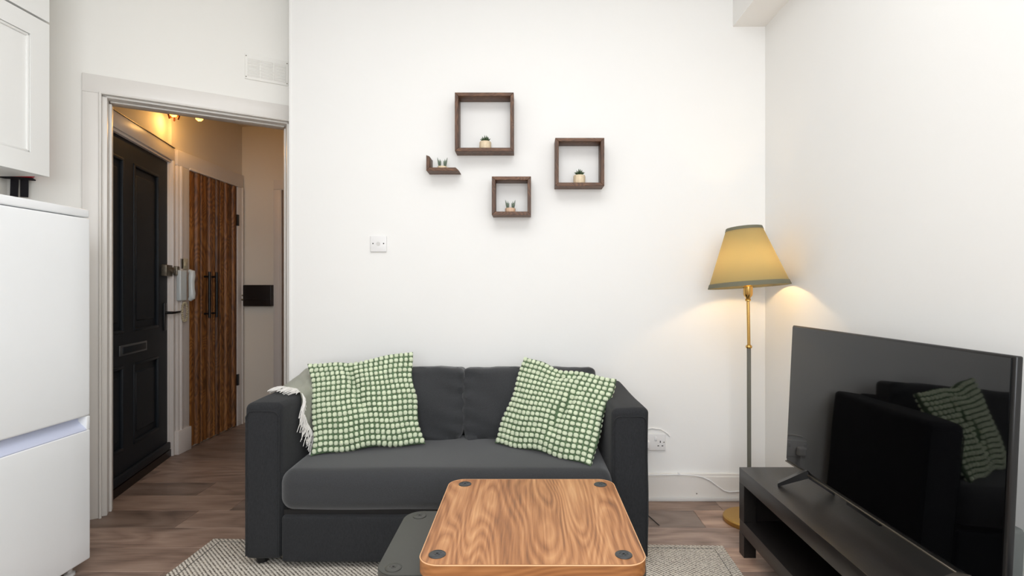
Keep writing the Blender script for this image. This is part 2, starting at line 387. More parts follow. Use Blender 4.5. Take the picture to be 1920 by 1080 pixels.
# floor planks (laid along X)
PL, PW = 1.24, 0.193
pb = B(); box(pb, -PL/2+0.0006, PL/2-0.0006, -PW/2+0.0007, PW/2-0.0007, -0.012, 0, 0.0012, 1)
me = bpy.data.meshes.new('plank'); pb.to_mesh(me); pb.free(); me.materials.append(M['plank'])
def plank_light_tone(x, y):
    # random board tone; room light and hall shade are also put into the colour
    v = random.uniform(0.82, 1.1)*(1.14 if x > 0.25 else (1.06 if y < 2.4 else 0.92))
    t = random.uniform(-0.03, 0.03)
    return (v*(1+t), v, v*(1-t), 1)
row = 0; y = 2.10-PW*17
while y < 4.45:
    off = {0: 0.0, 1: 0.43, 2: 0.81, 3: 0.22}[row % 4]+0.07*(row % 3)
    x = -2.6-off
    while x < 1.27:
        a, c = max(x, -2.56), min(x+PL, 1.30)
        if c-a > 0.05:
            o = bpy.data.objects.new('plank', me if c-a > PL-1e-4 else None) if False else None
            if c-a > PL-1e-4: o = bpy.data.objects.new('plank', me)
            else:
                q = B(); box(q, -(c-a)/2+0.0006, (c-a)/2-0.0006, -PW/2+0.0007, PW/2-0.0007, -0.012, 0, 0.0012, 1)
                m2 = bpy.data.meshes.new('plank'); q.to_mesh(m2); q.free(); m2.materials.append(M['plank']); o = bpy.data.objects.new('plank', m2)
            COL.objects.link(o); o.parent = fl
            o.color = plank_light_tone((a+c)/2, y)
            o.location = Vector(((a+c)/2, y+PW/2, 0))-WL['floor']
        x += PL
    y += PW; row += 1

# skirting on the back wall
b = B(); box(b, -1.25, 1.25, YB-0.018, YB, 0.012, 0.125); box(b, -1.25, 1.25, YB-0.012, YB, 0.12, 0.142, 0.004)
sk = struct('baseboard_back', b, 'gloss', label='white skirting board along the wall behind sofa and lamp', cat='baseboard')
obj('bead', box(B(), -1.25, 1.25, YB-0.03, YB-0.018, 0, 0.02, 0.004), 'plasticg', sk)
obj('scuff', lathe(B(), [(0.0001, 0), (0.003, 0), (0.003, 0.002), (0.0001, 0.002)], n=8), 'steel', sk,
    mtx=Matrix.Translation((0.885, YB-0.018, 0.038)) @ Matrix.Rotation(math.pi/2, 4, 'X'))
struct('baseboard_right', box(B(), XR-0.016, XR, -1.2, YB-0.03, 0, 0.13, 0.004), 'gloss', label='white skirting board along the right wall behind the media bench', cat='baseboard')

# ---- oblique doorway wall
ang = math.atan2(0.513, 0.858)
OM = Matrix.Translation((-2.08, 2.60, 0)) @ Matrix.Rotation(ang, 4, 'Z')
OPL, OPR, OPT = 0.0, 0.845, 2.062
b = B(); TH = 0.14
box(b, -0.40, OPL, 0, TH, 0, ZC, mtx=OM); box(b, OPR, 1.0, 0, TH, 0, ZC, mtx=OM); box(b, OPL, OPR, 0, TH, OPT, ZC, mtx=OM)
struct('wall_doorway', b, 'wallw', label='slanted white wall with the open doorway to the hall', cat='wall')
b = B()
box(b, -0.072, 0.0, -0.012, 0.0, 0, OPT, 0.002, mtx=OM); box(b, -0.072, 0.94, -0.012, 0.0, OPT, OPT+0.088, 0.002, mtx=OM)
box(b, OPR, 0.94, -0.012, 0.0, 0, OPT, 0.002, mtx=OM)
t1 = struct('trim_2', b, 'gloss', smooth=True, label='white painted casing around the open doorway', cat='door casing')
b = B()
for (u0, u1) in ((0.0, 0.022), (0.830, 0.848)): box(b, u0, u1, 0.006, TH+0.01, 0, OPT-0.001, 0.003, mtx=OM)
box(b, 0.0, 0.848, 0.006, TH+0.01, OPT-0.012, OPT, 0.003, mtx=OM)
obj('jamb_lining', b, 'gloss', t1)
b = B()
for (u0, u1) in ((0.022, 0.034), (0.822, 0.830)): box(b, u0, u1, 0.055, 0.10, 0, OPT-0.026, 0.003, mtx=OM)
box(b, 0.026, 0.822, 0.055, 0.10, OPT-0.019, OPT-0.012, 0.003, mtx=OM)
obj('door_stop', b, 'gloss', t1)
b = B()
for u in (-0.003,): tube(b, [OM @ Vector((u, -0.014, 0)), OM @ Vector((u, -0.014, OPT+0.003))], 0.006, 8)
tube(b, [OM @ Vector((-0.003, -0.014, OPT+0.003)), OM @ Vector((0.94, -0.014, OPT+0.003))], 0.006, 8)
obj('moulding', b, 'gloss', t1)
# edge bead on the free end of the back wall
struct('trim_3', box(B(), -1.262, -1.246, YB-0.004, YB+0.2, 0, ZC, 0.003), 'wall', label='thin vertical bead on the free edge of the back wall', cat='corner bead')

# ---- hall walls
E = Vector((-0.244, 0.970, 0)).normalized()
D0 = Vector((-2.193, 2.756, 0))
HM = Matrix.Translation(D0) @ Matrix.Rotation(math.atan2(E.y, E.x), 4, 'Z')
HX, HY = -2.37, 4.42
b = B()
box(b, -0.05, 0.82, 0.046, 0.20, 0, 1.97, mtx=HM); box(b, -0.05, 0.82, 0.0, 0.20, 1.97, 2.46, mtx=HM)
box(b, HX-0.16, HX, 3.545, HY+0.1, 0, 2.46)
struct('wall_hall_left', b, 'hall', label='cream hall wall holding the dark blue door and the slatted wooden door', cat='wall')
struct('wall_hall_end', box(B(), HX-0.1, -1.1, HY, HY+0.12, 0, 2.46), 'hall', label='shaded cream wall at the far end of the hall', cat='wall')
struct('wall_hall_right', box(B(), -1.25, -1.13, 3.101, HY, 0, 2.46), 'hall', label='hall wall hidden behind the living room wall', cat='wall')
def wavy(bm):
    box(bm, -2.75, -1.13, 2.60, HY+0.12, 2.455, 2.56)
    return bm
struct('ceiling_hall', prism(B(), [(-2.62, 2.60), (-2.2, 2.72), (-1.30, 3.24), (-1.13, 3.24), (-1.13, HY+.12), (-2.62, HY+.12)], 2.455, 2.56), 'hall', label='cream hall ceiling above the spotlights', cat='ceiling')

# casings
b = B()
box(b, -0.05, -0.005, -0.03, 0.05, 0, 2.05, 0.003, mtx=HM)
box(b, -0.05, 0.835, -0.03, 0.0, 1.965, 2.05, 0.003, mtx=HM)
box(b, -0.02, 0.82, -0.02, 0.02, 1.95, 1.966, 0.003, mtx=HM)
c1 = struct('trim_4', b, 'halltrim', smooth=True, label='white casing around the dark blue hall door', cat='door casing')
b = B()
box(b, 0.806, 0.835, -0.034, 0.05, 0, 1.966, 0.004, mtx=HM); box(b, 0.800, 0.812, -0.012, 0.05, 0, 1.966, 0.003, mtx=HM)
obj('jamb', b, 'halltrim', c1)
b = B()
box(b, HX, HX+0.022, 3.575, 3.70, 0, 1.94, 0.004); box(b, HX, HX+0.032, 3.600, 3.62, 0, 1.94, 0.003)
box(b, HX, HX+0.022, 4.315, 4.40, 0, 1.94, 0.004); box(b, HX, HX+0.022, 3.575, 4.40, 1.94, 2.045, 0.004)
box(b, HX, HX+0.030, 4.375, 4.395, 0, 1.94, 0.003); box(b, HX, HX+0.028, 3.70, 4.32, 1.935, 1.95, 0.003)
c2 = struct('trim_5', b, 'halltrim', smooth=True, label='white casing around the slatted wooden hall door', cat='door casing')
b = B(); box(b, HX, HX+0.034, 3.565, 3.705, 0, 0.16, 0.004)
obj('plinth_block', b, 'halltrim', c2)
# picture of the crack line above the casings: small recessed batten
b = B(); box(b, -0.05, 0.835, -0.034, -0.0, 2.051, 2.055, mtx=HM)
obj('top_bead', b, 'steel', c1, 'dirty gap line above the casing')

# door_1 blue panelled front door
D1Z0, D1Z1 = 0.05, 1.95
def door_frame(bm, u0, u1, z0, z1, panels, t0, t1, mtx):
    """stiles and rails as a grid of boxes leaving holes where panels are"""
    us = sorted({u0, u1} | {p[0] for p in panels} | {p[1] for p in panels}); zs = sorted({z0, z1} | {p[2] for p in panels} | {p[3] for p in panels})
    t = bmesh.new()
    for a, c in zip(us, us[1:]):
        for d, e in zip(zs, zs[1:]):
            mu, mz = (a+c)/2, (d+e)/2
            if any(p[0] < mu < p[1] and p[2] < mz < p[3] for p in panels): continue
            bmesh.ops.create_cube(t, size=1, matrix=Matrix.Translation((mu, (t0+t1)/2, mz)) @ Matrix.Diagonal((c-a, t1-t0, e-d, 1)))
    bmesh.ops.remove_doubles(t, verts=t.verts, dist=1e-5)
    merge(bm, t, mtx); return bm
pans = [(0.04, 0.212, 0.865, 1.838), (0.325, 0.67, 0.865, 1.838), (0.04, 0.212, 0.215, 0.686), (0.325, 0.67, 0.215, 0.686)]
b = door_frame(B(), 0.0, 0.798, D1Z0, D1Z1, pans, 0.0, 0.042, HM)
d1 = struct('door_1', b, 'blue', label='dark blue panelled door standing left of the slatted door in the hall', cat='door')
for (a, c, d, e) in pans:
    b = B(); box(b, a, c, 0.014, 0.03, d, e, mtx=HM); box(b, a+0.05, c-0.05, 0.006, 0.02, d+0.06, e-0.06, 0.006, 1, mtx=HM)
    pn = obj('panel', b, 'blue', d1)
    b = B()
    for (p, q, r, s) in ((a, a+0.018, d, e), (c-0.018, c, d, e), (a, c, d, d+0.018), (a, c, e-0.018, e)): box(b, p, q, -0.005, 0.015, r, s, 0.005, 2, mtx=HM)
    obj('panel_moulding', b, 'blue', pn)
b = B(); box(b, 0.158, 0.488, -0.006, 0.002, 0.742, 0.800, 0.003, mtx=HM)
lb = obj('letter_plate', b, mat('dark_steel_plate', (88, 90, 92), 0.4, metal=0.3), d1, 'dark grey metal letter plate')
obj('flap', box(B(), 0.185, 0.462, -0.011, -0.004, 0.752, 0.790, 0.003, mtx=HM), 'blue', lb)
b = B(); box(b, 0.0, 0.798, -0.022, 0.0, 0.052, 0.10, 0.008, mtx=HM); obj('weather_board', b, 'blue', d1)
b = B(); box(b, 0.0, 0.81, -0.02, 0.045, 0.0, 0.048, mtx=HM); obj('threshold', b, 'box', d1, 'dark threshold under the door')
b = B(); box(b, 0.70, 0.798, -0.032, 0.0, 1.195, 1.268, 0.004, mtx=HM)
lk = obj('rim_lock', b, 'steel', d1, 'worn metal rim lock')
b = B(); lathe(b, [(0.0001, 0), (0.02, 0), (0.022, 0.012), (0.014, 0.02), (0.0001, 0.021)], n=20)
obj('knob', b, 'steel', lk, mtx=HM @ Matrix.Translation((0.775, -0.032, 1.232)) @ Matrix.Rotation(math.pi/2, 4, 'X'))
obj('keep', box(B(), 0.80, 0.845, -0.058, -0.034, 1.20, 1.262, 0.004, mtx=HM), 'steel', lk)
b = B(); box(b, 0.735, 0.775, -0.008, 0.0, 0.84, 1.02, 0.004, mtx=HM)
hp = obj('handle_plate', b, 'black', d1)
b = B(); tube(b, [HM @ Vector((0.755, -0.008, 0.955)), HM @ Vector((0.755, -0.045, 0.955)), HM @ Vector((0.765, -0.055, 0.955)), HM @ Vector((0.86, -0.06, 0.958))], [0.01, 0.009, 0.008, 0.006], 10)
obj('lever', b, 'black', hp)

# door_2 slatted wood door
WY0, WY1 = 3.703, 4.312
d2 = struct('door_2', box(B(), HX-0.012, HX+0.001, WY0, WY1, 0.008, 1.935), 'slat', label='brown slatted wooden double door in the hall with long black bar handles', cat='door')
widths = [0.075, 0.052, 0.030, 0.058, 0.030, 0.030, 0.030, 0.044, 0.030, 0.036, 0.030, 0.038, 0.030, 0.032, 0.030]
tot = sum(widths); y = WY0
for i, wd in enumerate(widths):
    w2 = wd*(WY1-WY0)/tot
    b = B(); h = 0.014+0.006*((i*5) % 3)
    P = [(HX, y+0.002)]+[(HX+h*math.sin(math.pi*k/6)**0.6 if 0 < k < 6 else HX+0.002, y+0.002+(w2-0.004)*k/6) for k in range(7)]+[(HX, y+w2-0.002)]
    prism(b, P, 0.01, 1.934)
    obj('slat', b, 'slat', d2); y += w2
for yy in (3.885, 3.975):
    b = B(); tube(b, [(HX+0.05, yy, 0.90), (HX+0.05, yy, 1.235)], 0.009, 10)
    h = obj('handle', b, 'black', d2, 'long black vertical bar handle')
    for zz in (0.93, 1.20):
        obj('bracket', tube(B(), [(HX+0.012, yy, zz), (HX+0.05, yy, zz)], 0.007, 8), 'black', h)
for zz in (0.33, 1.62):
    obj('hinge', box(B(), HX+0.015, HX+0.03, 4.300, 4.325, zz, zz+0.09, 0.002), 'black', d2)

# door_3 at the hall end
b = B(); box(b, -2.10, -2.035, HY-0.022, HY, 0, 1.93, 0.004); box(b, -2.10, -1.26, HY-0.022, HY, 1.93, 2.01, 0.004)
box(b, -2.045, -2.03, HY-0.030, HY, 0, 1.93, 0.003); box(b, -2.045, -1.26, HY-0.030, HY, 1.925, 1.94, 0.003)
struct('trim_6', b, 'halltrim', smooth=True, label='white casing of the door at the far end of the hall', cat='door casing')
p3 = [(-1.93, -1.70, 0.25, 0.85), (-1.60, -1.37, 0.25, 0.85), (-1.93, -1.70, 1.05, 1.80), (-1.60, -1.37, 1.05, 1.80)]
b = door_frame(B(), -2.03, -1.27, 0.01, 1.925, p3, HY-0.018, HY-0.001, Matrix.Identity(4))
d3 = struct('door_3', b, mat('brown_door_paint', (120, 98, 84), 0.5, noise=0.05), label='brownish panelled door at the far end of the hall', cat='door')  # one brown paint tone with slight noise
for (a, c, d, e) in p3: obj('panel', box(B(), a, c, HY-0.008, HY-0.001, d, e, 0.002), 'box', d3)

# ------------------------------------------------------------------ fridge freezer
FX, FY1 = -1.737, 2.118
FY0 = FY1-0.56
f = thing('fridge_freezer', 'tall white fridge freezer with two doors under the wall cupboard', 'fridge', (FX-0.3, (FY0+FY1)/2, 0))
obj('cabinet_body', box(B(), -2.35, FX-0.055, FY0, FY1-0.002, 0.03, 1.40, 0.006), 'fridge', f)
obj('top_cap', box(B(), -2.35, FX-0.004, FY0-0.002, FY1+0.001, 1.395, 1.428, 0.006, 3), 'fridge', f)
def dr(p, u, n):
    return p
obj('upper_door', rbox(B(), FX-0.05, FX, FY0, FY1, 0.612, 1.392, 0.008, puff=(0.004, 0, 0), m=6, k=3), 'fridge', f, 'upper fridge door')
b = B(); rbox(b, FX-0.05, FX, FY0, FY1, 0.045, 0.558, 0.006, puff=(0.004, 0, 0), m=6, k=3)
obj('lower_door', b, 'fridge', f, 'lower freezer door')
# recessed grip between the doors: scooped channel
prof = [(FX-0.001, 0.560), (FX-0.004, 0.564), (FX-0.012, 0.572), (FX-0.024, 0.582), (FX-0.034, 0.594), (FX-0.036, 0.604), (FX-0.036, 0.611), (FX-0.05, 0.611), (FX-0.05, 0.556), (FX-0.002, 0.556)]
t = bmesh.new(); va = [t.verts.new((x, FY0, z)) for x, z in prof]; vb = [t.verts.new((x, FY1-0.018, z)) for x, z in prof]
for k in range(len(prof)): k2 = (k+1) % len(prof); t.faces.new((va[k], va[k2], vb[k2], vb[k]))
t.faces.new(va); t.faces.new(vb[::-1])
obj('grip_recess', t, 'grip', f, 'recessed grip channel coloured with bluish light')
obj('grip_end', box(B(), FX-0.05, FX-0.001, FY1-0.018, FY1, 0.557, 0.612, 0.004), 'fridge', f)
obj('kick_plate', box(B(), -2.30, FX-0.045, FY0+0.01, FY1-0.01, 0.02, 0.05), 'plasticg', f)
for yy in (FY0+0.04, FY1-0.045):
    b = B(); lathe(b, [(0.0001, 0), (0.018, 0), (0.018, 0.01), (0.009, 0.014), (0.009, 0.05)], (FX-0.045, yy, 0), 16)
    obj('foot', b, 'plasticg', f)
    b = B(); lathe(b, [(0.0001, 0), (0.018, 0), (0.018, 0.01), (0.009, 0.014), (0.009, 0.05)], (-2.28, yy, 0), 16)
    obj('foot', b, 'plasticg', f)

# ------------------------------------------------------------------ wall cupboards
CX, CY1 = -2.03, 2.262
def cupboard(name, label, z0, z1, zd0):
    c = thing(name, label, 'cupboard', ((XL+CX)/2, CY1-0.3, z0))
    obj('carcass', box(B(), XL+0.002, CX-0.022, CY1-0.60, CY1-0.002, z0+0.002, z1-0.002, 0.001), 'cab', c)
    y0, y1 = CY1-0.60, CY1
    Mx = Matrix(((0, -1, 0, CX), (1, 0, 0, 0), (0, 0, 1, 0), (0, 0, 0, 1)))   # u->y, w->-x
    P = [(y0+0.085, y1-0.085, zd0+0.082, z1-0.082)]
    d = obj('cupboard_door', door_frame(B(), y0, y1, zd0, z1-0.003, P, 0.0, 0.02, Mx), 'cab', c, smooth=False)
    a, e, g, h = P[0]
    b = B(); box(b, a, e, 0.010, 0.018, g, h, mtx=Mx); obj('door_panel', b, 'cab', d)
    b = B()
    for (p, q, r, s) in ((a, a+0.012, g, h), (e-0.012, e, g, h), (a, e, g, g+0.012), (a, e, h-0.012, h)): box(b, p, q, 0.003, 0.014, r, s, 0.005, 2, mtx=Mx)
    obj('panel_moulding', b, 'cab', d)
    return c
cupboard('wall_cupboard', 'white wall cupboard with a framed door hanging above the fridge', 1.588, 2.236, 1.588)
cupboard('top_cupboard', 'white topmost cupboard stacked above the framed wall cupboard', 2.240, 2.88, 2.242)

# fire blanket on the doorway wall, behind the cupboard
def ow(px):   # wall u coordinate of a pixel column on the oblique wall
    a = (px-990)/1000
    return (2.08+2.6*a)/(0.858-0.513*a)
fb = thing('fire_blanket', 'red fire blanket case with two black pull straps under the cupboard', 'fire blanket', OM @ Vector((ow(40), -0.03, 1.5)))
b = B(); rbox(b, ow(-10), ow(68), -0.055, -0.002, 1.617, 1.90, 0.02, m=3, k=4, mtx=OM); obj('case', b, 'red', fb)
b = B(); rbox(b, ow(-11), ow(68.5), -0.05, -0.0075, 1.612, 1.619, 0.003, m=3, k=3, mtx=OM); obj('case_rim', b, 'strap', fb)
for (a, c, z) in ((22, 37, 1.515), (40, 55.5, 1.531)):
    b = B(); u0, u1 = ow(a), ow(c)
    for k in range(4):
        pass
    box(b, u0, u1, -0.036, -0.031, z, 1.63, 0.001, 1, mtx=OM)
    for v in b.verts:
        v.co += (OM.to_3x3() @ Vector((0.006*math.sin((v.co.z-1.5)*18), 0, 0)))
    obj('pull_strap', b, 'strap', fb)

# vent grille above the doorway
v0, v1 = ow(459), ow(540)
vt = thing('vent_grille', 'white painted vent grille high on the doorway wall', 'vent', OM @ Vector(((v0+v1)/2, 0, 2.27)))
zb, zt = 2.262, 2.40
obj('vent_plate', box(B(), v0, v1, -0.006, -0.001, zb, zt, 0.002, mtx=OM), 'wallw', vt)
for k in range(6):
    z = zb+0.022+k*0.017
    for s in range(3):
        u = v0+0.012+s*(v1-v0-0.02)/3
        b = B(); t = bmesh.new()
        box(b, u, u+(v1-v0-0.02)/3-0.006, -0.0022, 0.0022, -0.0065, 0.0065, 0.001, 1, mtx=OM @ Matrix.Translation((0, -0.009, z)) @ Matrix.Rotation(0.6, 4, 'X'))
        t.free(); obj('louvre', b, 'wallw', vt)
for (u, z) in ((v0+0.006, zb+0.012), (v0+0.006, zt-0.012), (v1-0.006, zb+0.012), (v1-0.006, zt-0.012)):
    b = B(); lathe(b, [(0.0001, 0), (0.003, 0), (0.002, 0.002), (0.0001, 0.002)], n=10)
    obj('screw', b, 'steel', vt, mtx=OM @ Matrix.Translation((u, -0.006, z)) @ Matrix.Rotation(math.pi/2, 4, 'X'))

# ------------------------------------------------------------------ hall things
ic = thing('intercom_handset', 'pale grey intercom phone with coiled cream cord between the hall doors', 'intercom', (HX+0.03, 3.60, 1.02))
b = B(); rbox(b, HX+0.022, HX+0.055, 3.555, 3.625, 1.03, 1.238, 0.010, m=4, k=3); obj('base_unit', b, 'phone', ic)
b = B(); hs = [(HX+0.066, 3.632, 1.035), (HX+0.080, 3.634, 1.05), (HX+0.082, 3.634, 1.08), (HX+0.079, 3.634, 1.11), (HX+0.078, 3.634, 1.16), (HX+0.081, 3.634, 1.20), (HX+0.080, 3.636, 1.225), (HX+0.062, 3.632, 1.236)]
tube(b, hs, [0.012, 0.020, 0.021, 0.019, 0.019, 0.021, 0.020, 0.011], 14); obj('handset', b, 'phone', ic, smooth=True)
b = B()
N = 150; pts = []
for k in range(N):
    t_ = k/(N-1); a = math.pi*2*t_
    cx, cz = 3.612+0.028*math.sin(a), 0.955+0.065*math.cos(a)
    pts.append((HX+0.045+0.006*math.cos(k*1.1), cx+0.006*math.sin(k*1.1), cz))
tube(b, pts, 0.0032, 5); obj('coiled_cord', b, 'cord', ic, 'cream coiled cord hanging in a loop')
ls = thing('light_switch', 'small beige light switch above the intercom between the hall doors', 'switch', (HX+0.025, 3.63, 1.24))
obj('switch_plate', box(B(), HX+0.022, HX+0.032, 3.600, 3.672, 1.244, 1.318, 0.003), mat('beige_plastic', (196, 188, 165), 0.5), ls)
obj('rocker', box(B(), HX+0.031, HX+0.038, 3.628, 3.644, 1.265, 1.292, 0.002), 'cord', ls)

bx = thing('wall_box', 'brown-black rectangular box on the end wall of the hall', 'box', (-2.22, HY-0.02, 0.96))
obj('box_body', rbox(B(), -2.335, -2.10, HY-0.055, HY-0.023+0.022, 0.968, 1.142, 0.008, m=3, k=3), 'box', bx)
obj('ledge', box(B(), -2.33, -2.105, HY-0.060, HY-0.054, 1.02, 1.026, 0.002), 'box', bx)
b = B(); tube(b, [(-2.335, HY-0.04, 1.055), (-2.355, HY-0.045, 1.058)], 0.006, 8); tube(b, [(-2.335, HY-0.04, 1.02), (-2.358, HY-0.045, 1.022)], 0.009, 8)
obj('side_bracket', b, 'steel', bx)

sp = thing('ceiling_spotlight', 'bronze two-lamp ceiling spotlight glowing orange in the hall', 'lamp', (-2.20, 3.45, 2.455))
obj('mount_bar', box(B(), -2.33, -2.07, 3.43, 3.47, 2.432, 2.453, 0.004), 'bronze', sp)
for hx, hy, tilt in ((-2.290, 3.45, -0.35), (-2.130, 3.45, 0.35)):
    b = B(); tube(b, [(hx, hy, 2.435), (hx, hy, 2.27)], 0.006, 8); obj('stem', b, 'bronze', sp)
    b = B(); lathe(b, [(0.008, 0.06), (0.014, 0.05), (0.022, 0.03), (0.030, 0.004), (0.033, 0.0)], n=20)
    obj('spot_head', b, 'bronze', sp, mtx=Matrix.Translation((hx, hy, 2.232)) @ Matrix.Rotation(tilt, 4, 'Y'))
    b = B(); lathe(b, [(0.0001, -0.012), (0.016, -0.006), (0.024, 0.008), (0.018, 0.026), (0.0001, 0.03)], n=20)
    obj('bulb', b, 'bulb', sp, 'glowing warm bulb', mtx=Matrix.Translation((hx, hy, 2.235 if hx < -2.2 else 2.208)) @ Matrix.Rotation(tilt, 4, 'Y'))
for i in range(3):
    a = i*2.1; b = B()
    tube(b, [(-2.29+0.02*math.cos(a), 3.45+0.02*math.sin(a), 2.262), (-2.29+0.036*math.cos(a), 3.45+0.036*math.sin(a), 2.235), (-2.29+0.026*math.cos(a), 3.45+0.026*math.sin(a), 2.205)], 0.005, 6)
    obj('claw', b, 'bronze', sp)
def point(name, loc, e, col, r):
    l = bpy.data.lights.new(name, 'POINT'); l.energy = e; l.color = col; l.shadow_soft_size = r
    o = bpy.data.objects.new(name, l); COL.objects.link(o); o.location = loc
point('hall_bulb_light', (-2.285, 3.45, 2.19), 1.3, (1.0, 0.54, 0.15), 0.03)
point('hall_bulb_light', (-2.13, 3.45, 2.17), 1.6, (1.0, 0.54, 0.16), 0.03)

# ------------------------------------------------------------------ wall plate (blank outlet) on the back wall
wp = thing('wall_plate', 'small square white wall plate with two screws left of the shelves', 'wall plate', (-0.788, YB, 1.305))
x0, x1, z0, z1 = -0.831, -0.745, 1.307, 1.391
obj('face_plate', box(B(), x0, x1, YB-0.010, YB-0.0005, z0, z1, 0.003, 3), 'plastic', wp)
def disc(bm, x, y, z, r, t, n=20):
    lathe(bm, [(0.0001, 0), (r, 0), (r*0.96, t), (0.0001, t)], n=n)
    bmesh.ops.transform(bm, matrix=Matrix.Translation((x, y, z)) @ Matrix.Rotation(math.pi/2, 4, 'X'), verts=bm.verts); return bm
obj('centre_cap', disc(B(), (x0+x1)/2, YB-0.010, 1.350, 0.0105, 0.002), 'plasticg', wp)
for xx in (x0+0.015, x1-0.015): obj('screw', disc(B(), xx, YB-0.0100, 1.351, 0.0032, 0.001), 'hole', wp)

# double socket with plug
sx0, sx1, sz0, sz1 = 0.578, 0.724, 0.262, 0.350
so = thing('wall_socket', 'white double wall socket with plug beside the right sofa arm', 'socket', (0.65, YB, 0.26))
obj('face_plate', box(B(), sx0, sx1, YB-0.012, YB-0.0005, sz0, sz1, 0.003, 3), 'plastic', so)
for cx in (0.614, 0.694):
    rk = obj('rocker', box(B(), cx-0.034+0.006, cx-0.034+0.018, YB-0.016, YB-0.011, 0.314, 0.336, 0.002), 'plastic', so)
    for (dx, dz, w_, h_) in ((0.0, 0.0, 0.0045, 0.010), (-0.011, -0.021, 0.008, 0.0045), (0.011, -0.021, 0.008, 0.0045)):
        obj('pin_hole', box(B(), cx+0.002+dx-w_/2, cx+0.002+dx+w_/2, YB-0.0126, YB-0.011, 0.308+dz-h_/2, 0.308+dz+h_/2), 'hole', so, smooth=False)
obj('screw', disc(B(), sx1-0.009, YB-0.012, 0.306, 0.003, 0.001), 'steel', so)
pg = thing('power_plug', 'white three-pin plug pushed into the double socket behind the sofa arm', 'plug', (0.612, YB-0.03, 0.28))
obj('plug_body', rbox(B(), 0.590, 0.636, YB-0.045, YB-0.0135, 0.276, 0.322, 0.010, m=3, k=4), 'plastic', pg)
b = B(); tube(b, [(0.613, YB-0.035, 0.278), (0.613, YB-0.035, 0.20), (0.60, YB-0.03, 0.12), (0.56, YB-0.03, 0.03), (0.55, YB-0.03, 0.012)], 0.0035, 8); obj('flex', b, 'plastic', pg)
# painted cables
b = B()
tube(b, [(0.60, YB-0.004, 0.370), (0.655, YB-0.004, 0.378), (0.70, YB-0.004, 0.372), (0.735, YB-0.004, 0.350), (0.748, YB-0.004, 0.335)], 0.0035, 6)
tag(obj('painted_cable', b, 'wall'), 'short painted-over cable curving above the double socket', 'cable')
b = B()
pts = [(0.50, YB-0.022, 0.133), (0.64, YB-0.022, 0.136), (0.79, YB-0.022, 0.139), (0.87, YB-0.022, 0.135), (0.915, YB-0.022, 0.126), (0.955, YB-0.023, 0.108), (0.995, YB-0.022, 0.078), (1.03, YB-0.022, 0.054), (1.055, YB-0.022, 0.048), (1.12, YB-0.022, 0.052), (1.24, YB-0.022, 0.055)]
tube(b, pts, 0.0035, 6); box(b, 0.787, 0.795, YB-0.028, YB-0.018, 0.136, 0.150, 0.001)
tag(obj('skirting_cable', b, 'plastic'), 'white cable running along the skirting board and dipping towards the lamp', 'cable')
b = B(); tube(b, [(0.585, 2.62, 0.004), (0.60, 2.56, 0.004), (0.615, 2.50, 0.004)], 0.002, 6)
tag(obj('loose_cord', b, 'strap'), 'thin dark cord lying on the floor beside the sofa', 'cord')

# ------------------------------------------------------------------ floating shelves
YF = 2.724
def cube_shelf(label, x0, x1, z0, z1):
    t_ = 0.018; s = thing('cube_shelf', label, 'shelf', ((x0+x1)/2, YB, z0), 'dark wooden wall shelves')
    def piece(name, P, m):
        b = B(); t = bmesh.new()
        va = [t.verts.new((x, YF, z)) for x, z in P]; vb = [t.verts.new((x, YB-0.0005, z)) for x, z in P]
        for k in range(4): t.faces.new((va[k], va[(k+1) % 4], vb[(k+1) % 4], vb[k]))
        t.faces.new(va); t.faces.new(vb[::-1]); bmesh.ops.recalc_face_normals(t, faces=t.faces)
        bmesh.ops.bevel(t, geom=t.edges[:], offset=0.0012, segments=1, affect='EDGES'); merge(b, t); obj(name, b, m, s)
    piece('bottom_board', [(x0, z0), (x1, z0), (x1-t_, z0+t_), (x0+t_, z0+t_)], 'walnut')
    piece('top_board', [(x0, z1), (x0+t_, z1-t_), (x1-t_, z1-t_), (x1, z1)], 'walnut')
    piece('side_board', [(x0, z0), (x0+t_, z0+t_), (x0+t_, z1-t_), (x0, z1)], 'walnutz')
    piece('side_board', [(x1, z0), (x1, z1), (x1-t_, z1-t_), (x1-t_, z0+t_)], 'walnutz')
    return s
cube_shelf('largest square dark wooden wall shelf, highest on the wall', -0.374, -0.073, 1.816, 2.116)
cube_shelf('medium square dark wooden wall shelf, furthest right', 0.139, 0.390, 1.638, 1.884)
cube_shelf('smallest square dark wooden wall shelf, lowest on the wall', -0.185, 0.0155, 1.490, 1.687)
s = thing('corner_shelf', 'small open L-shaped dark wooden shelf left of the square shelves', 'shelf', (-0.435, YB, 1.717), 'dark wooden wall shelves')
def piece(name, P, m, s):
    b = B(); t = bmesh.new()
    va = [t.verts.new((x, YF, z)) for x, z in P]; vb = [t.verts.new((x, YB-0.0005, z)) for x, z in P]
    for k in range(4): t.faces.new((va[k], va[(k+1) % 4], vb[(k+1) % 4], vb[k]))
    t.faces.new(va); t.faces.new(vb[::-1]); bmesh.ops.recalc_face_normals(t, faces=t.faces)
    bmesh.ops.bevel(t, geom=t.edges[:], offset=0.0012, segments=1, affect='EDGES'); merge(b, t); obj(name, b, m, s)
piece('shelf_board', [(-0.520, 1.716), (-0.352, 1.716), (-0.370, 1.733), (-0.503, 1.733)], 'walnut', s)
piece('upright_board', [(-0.520, 1.716), (-0.503, 1.733), (-0.503, 1.790), (-0.520, 1.796)], 'walnutz', s)

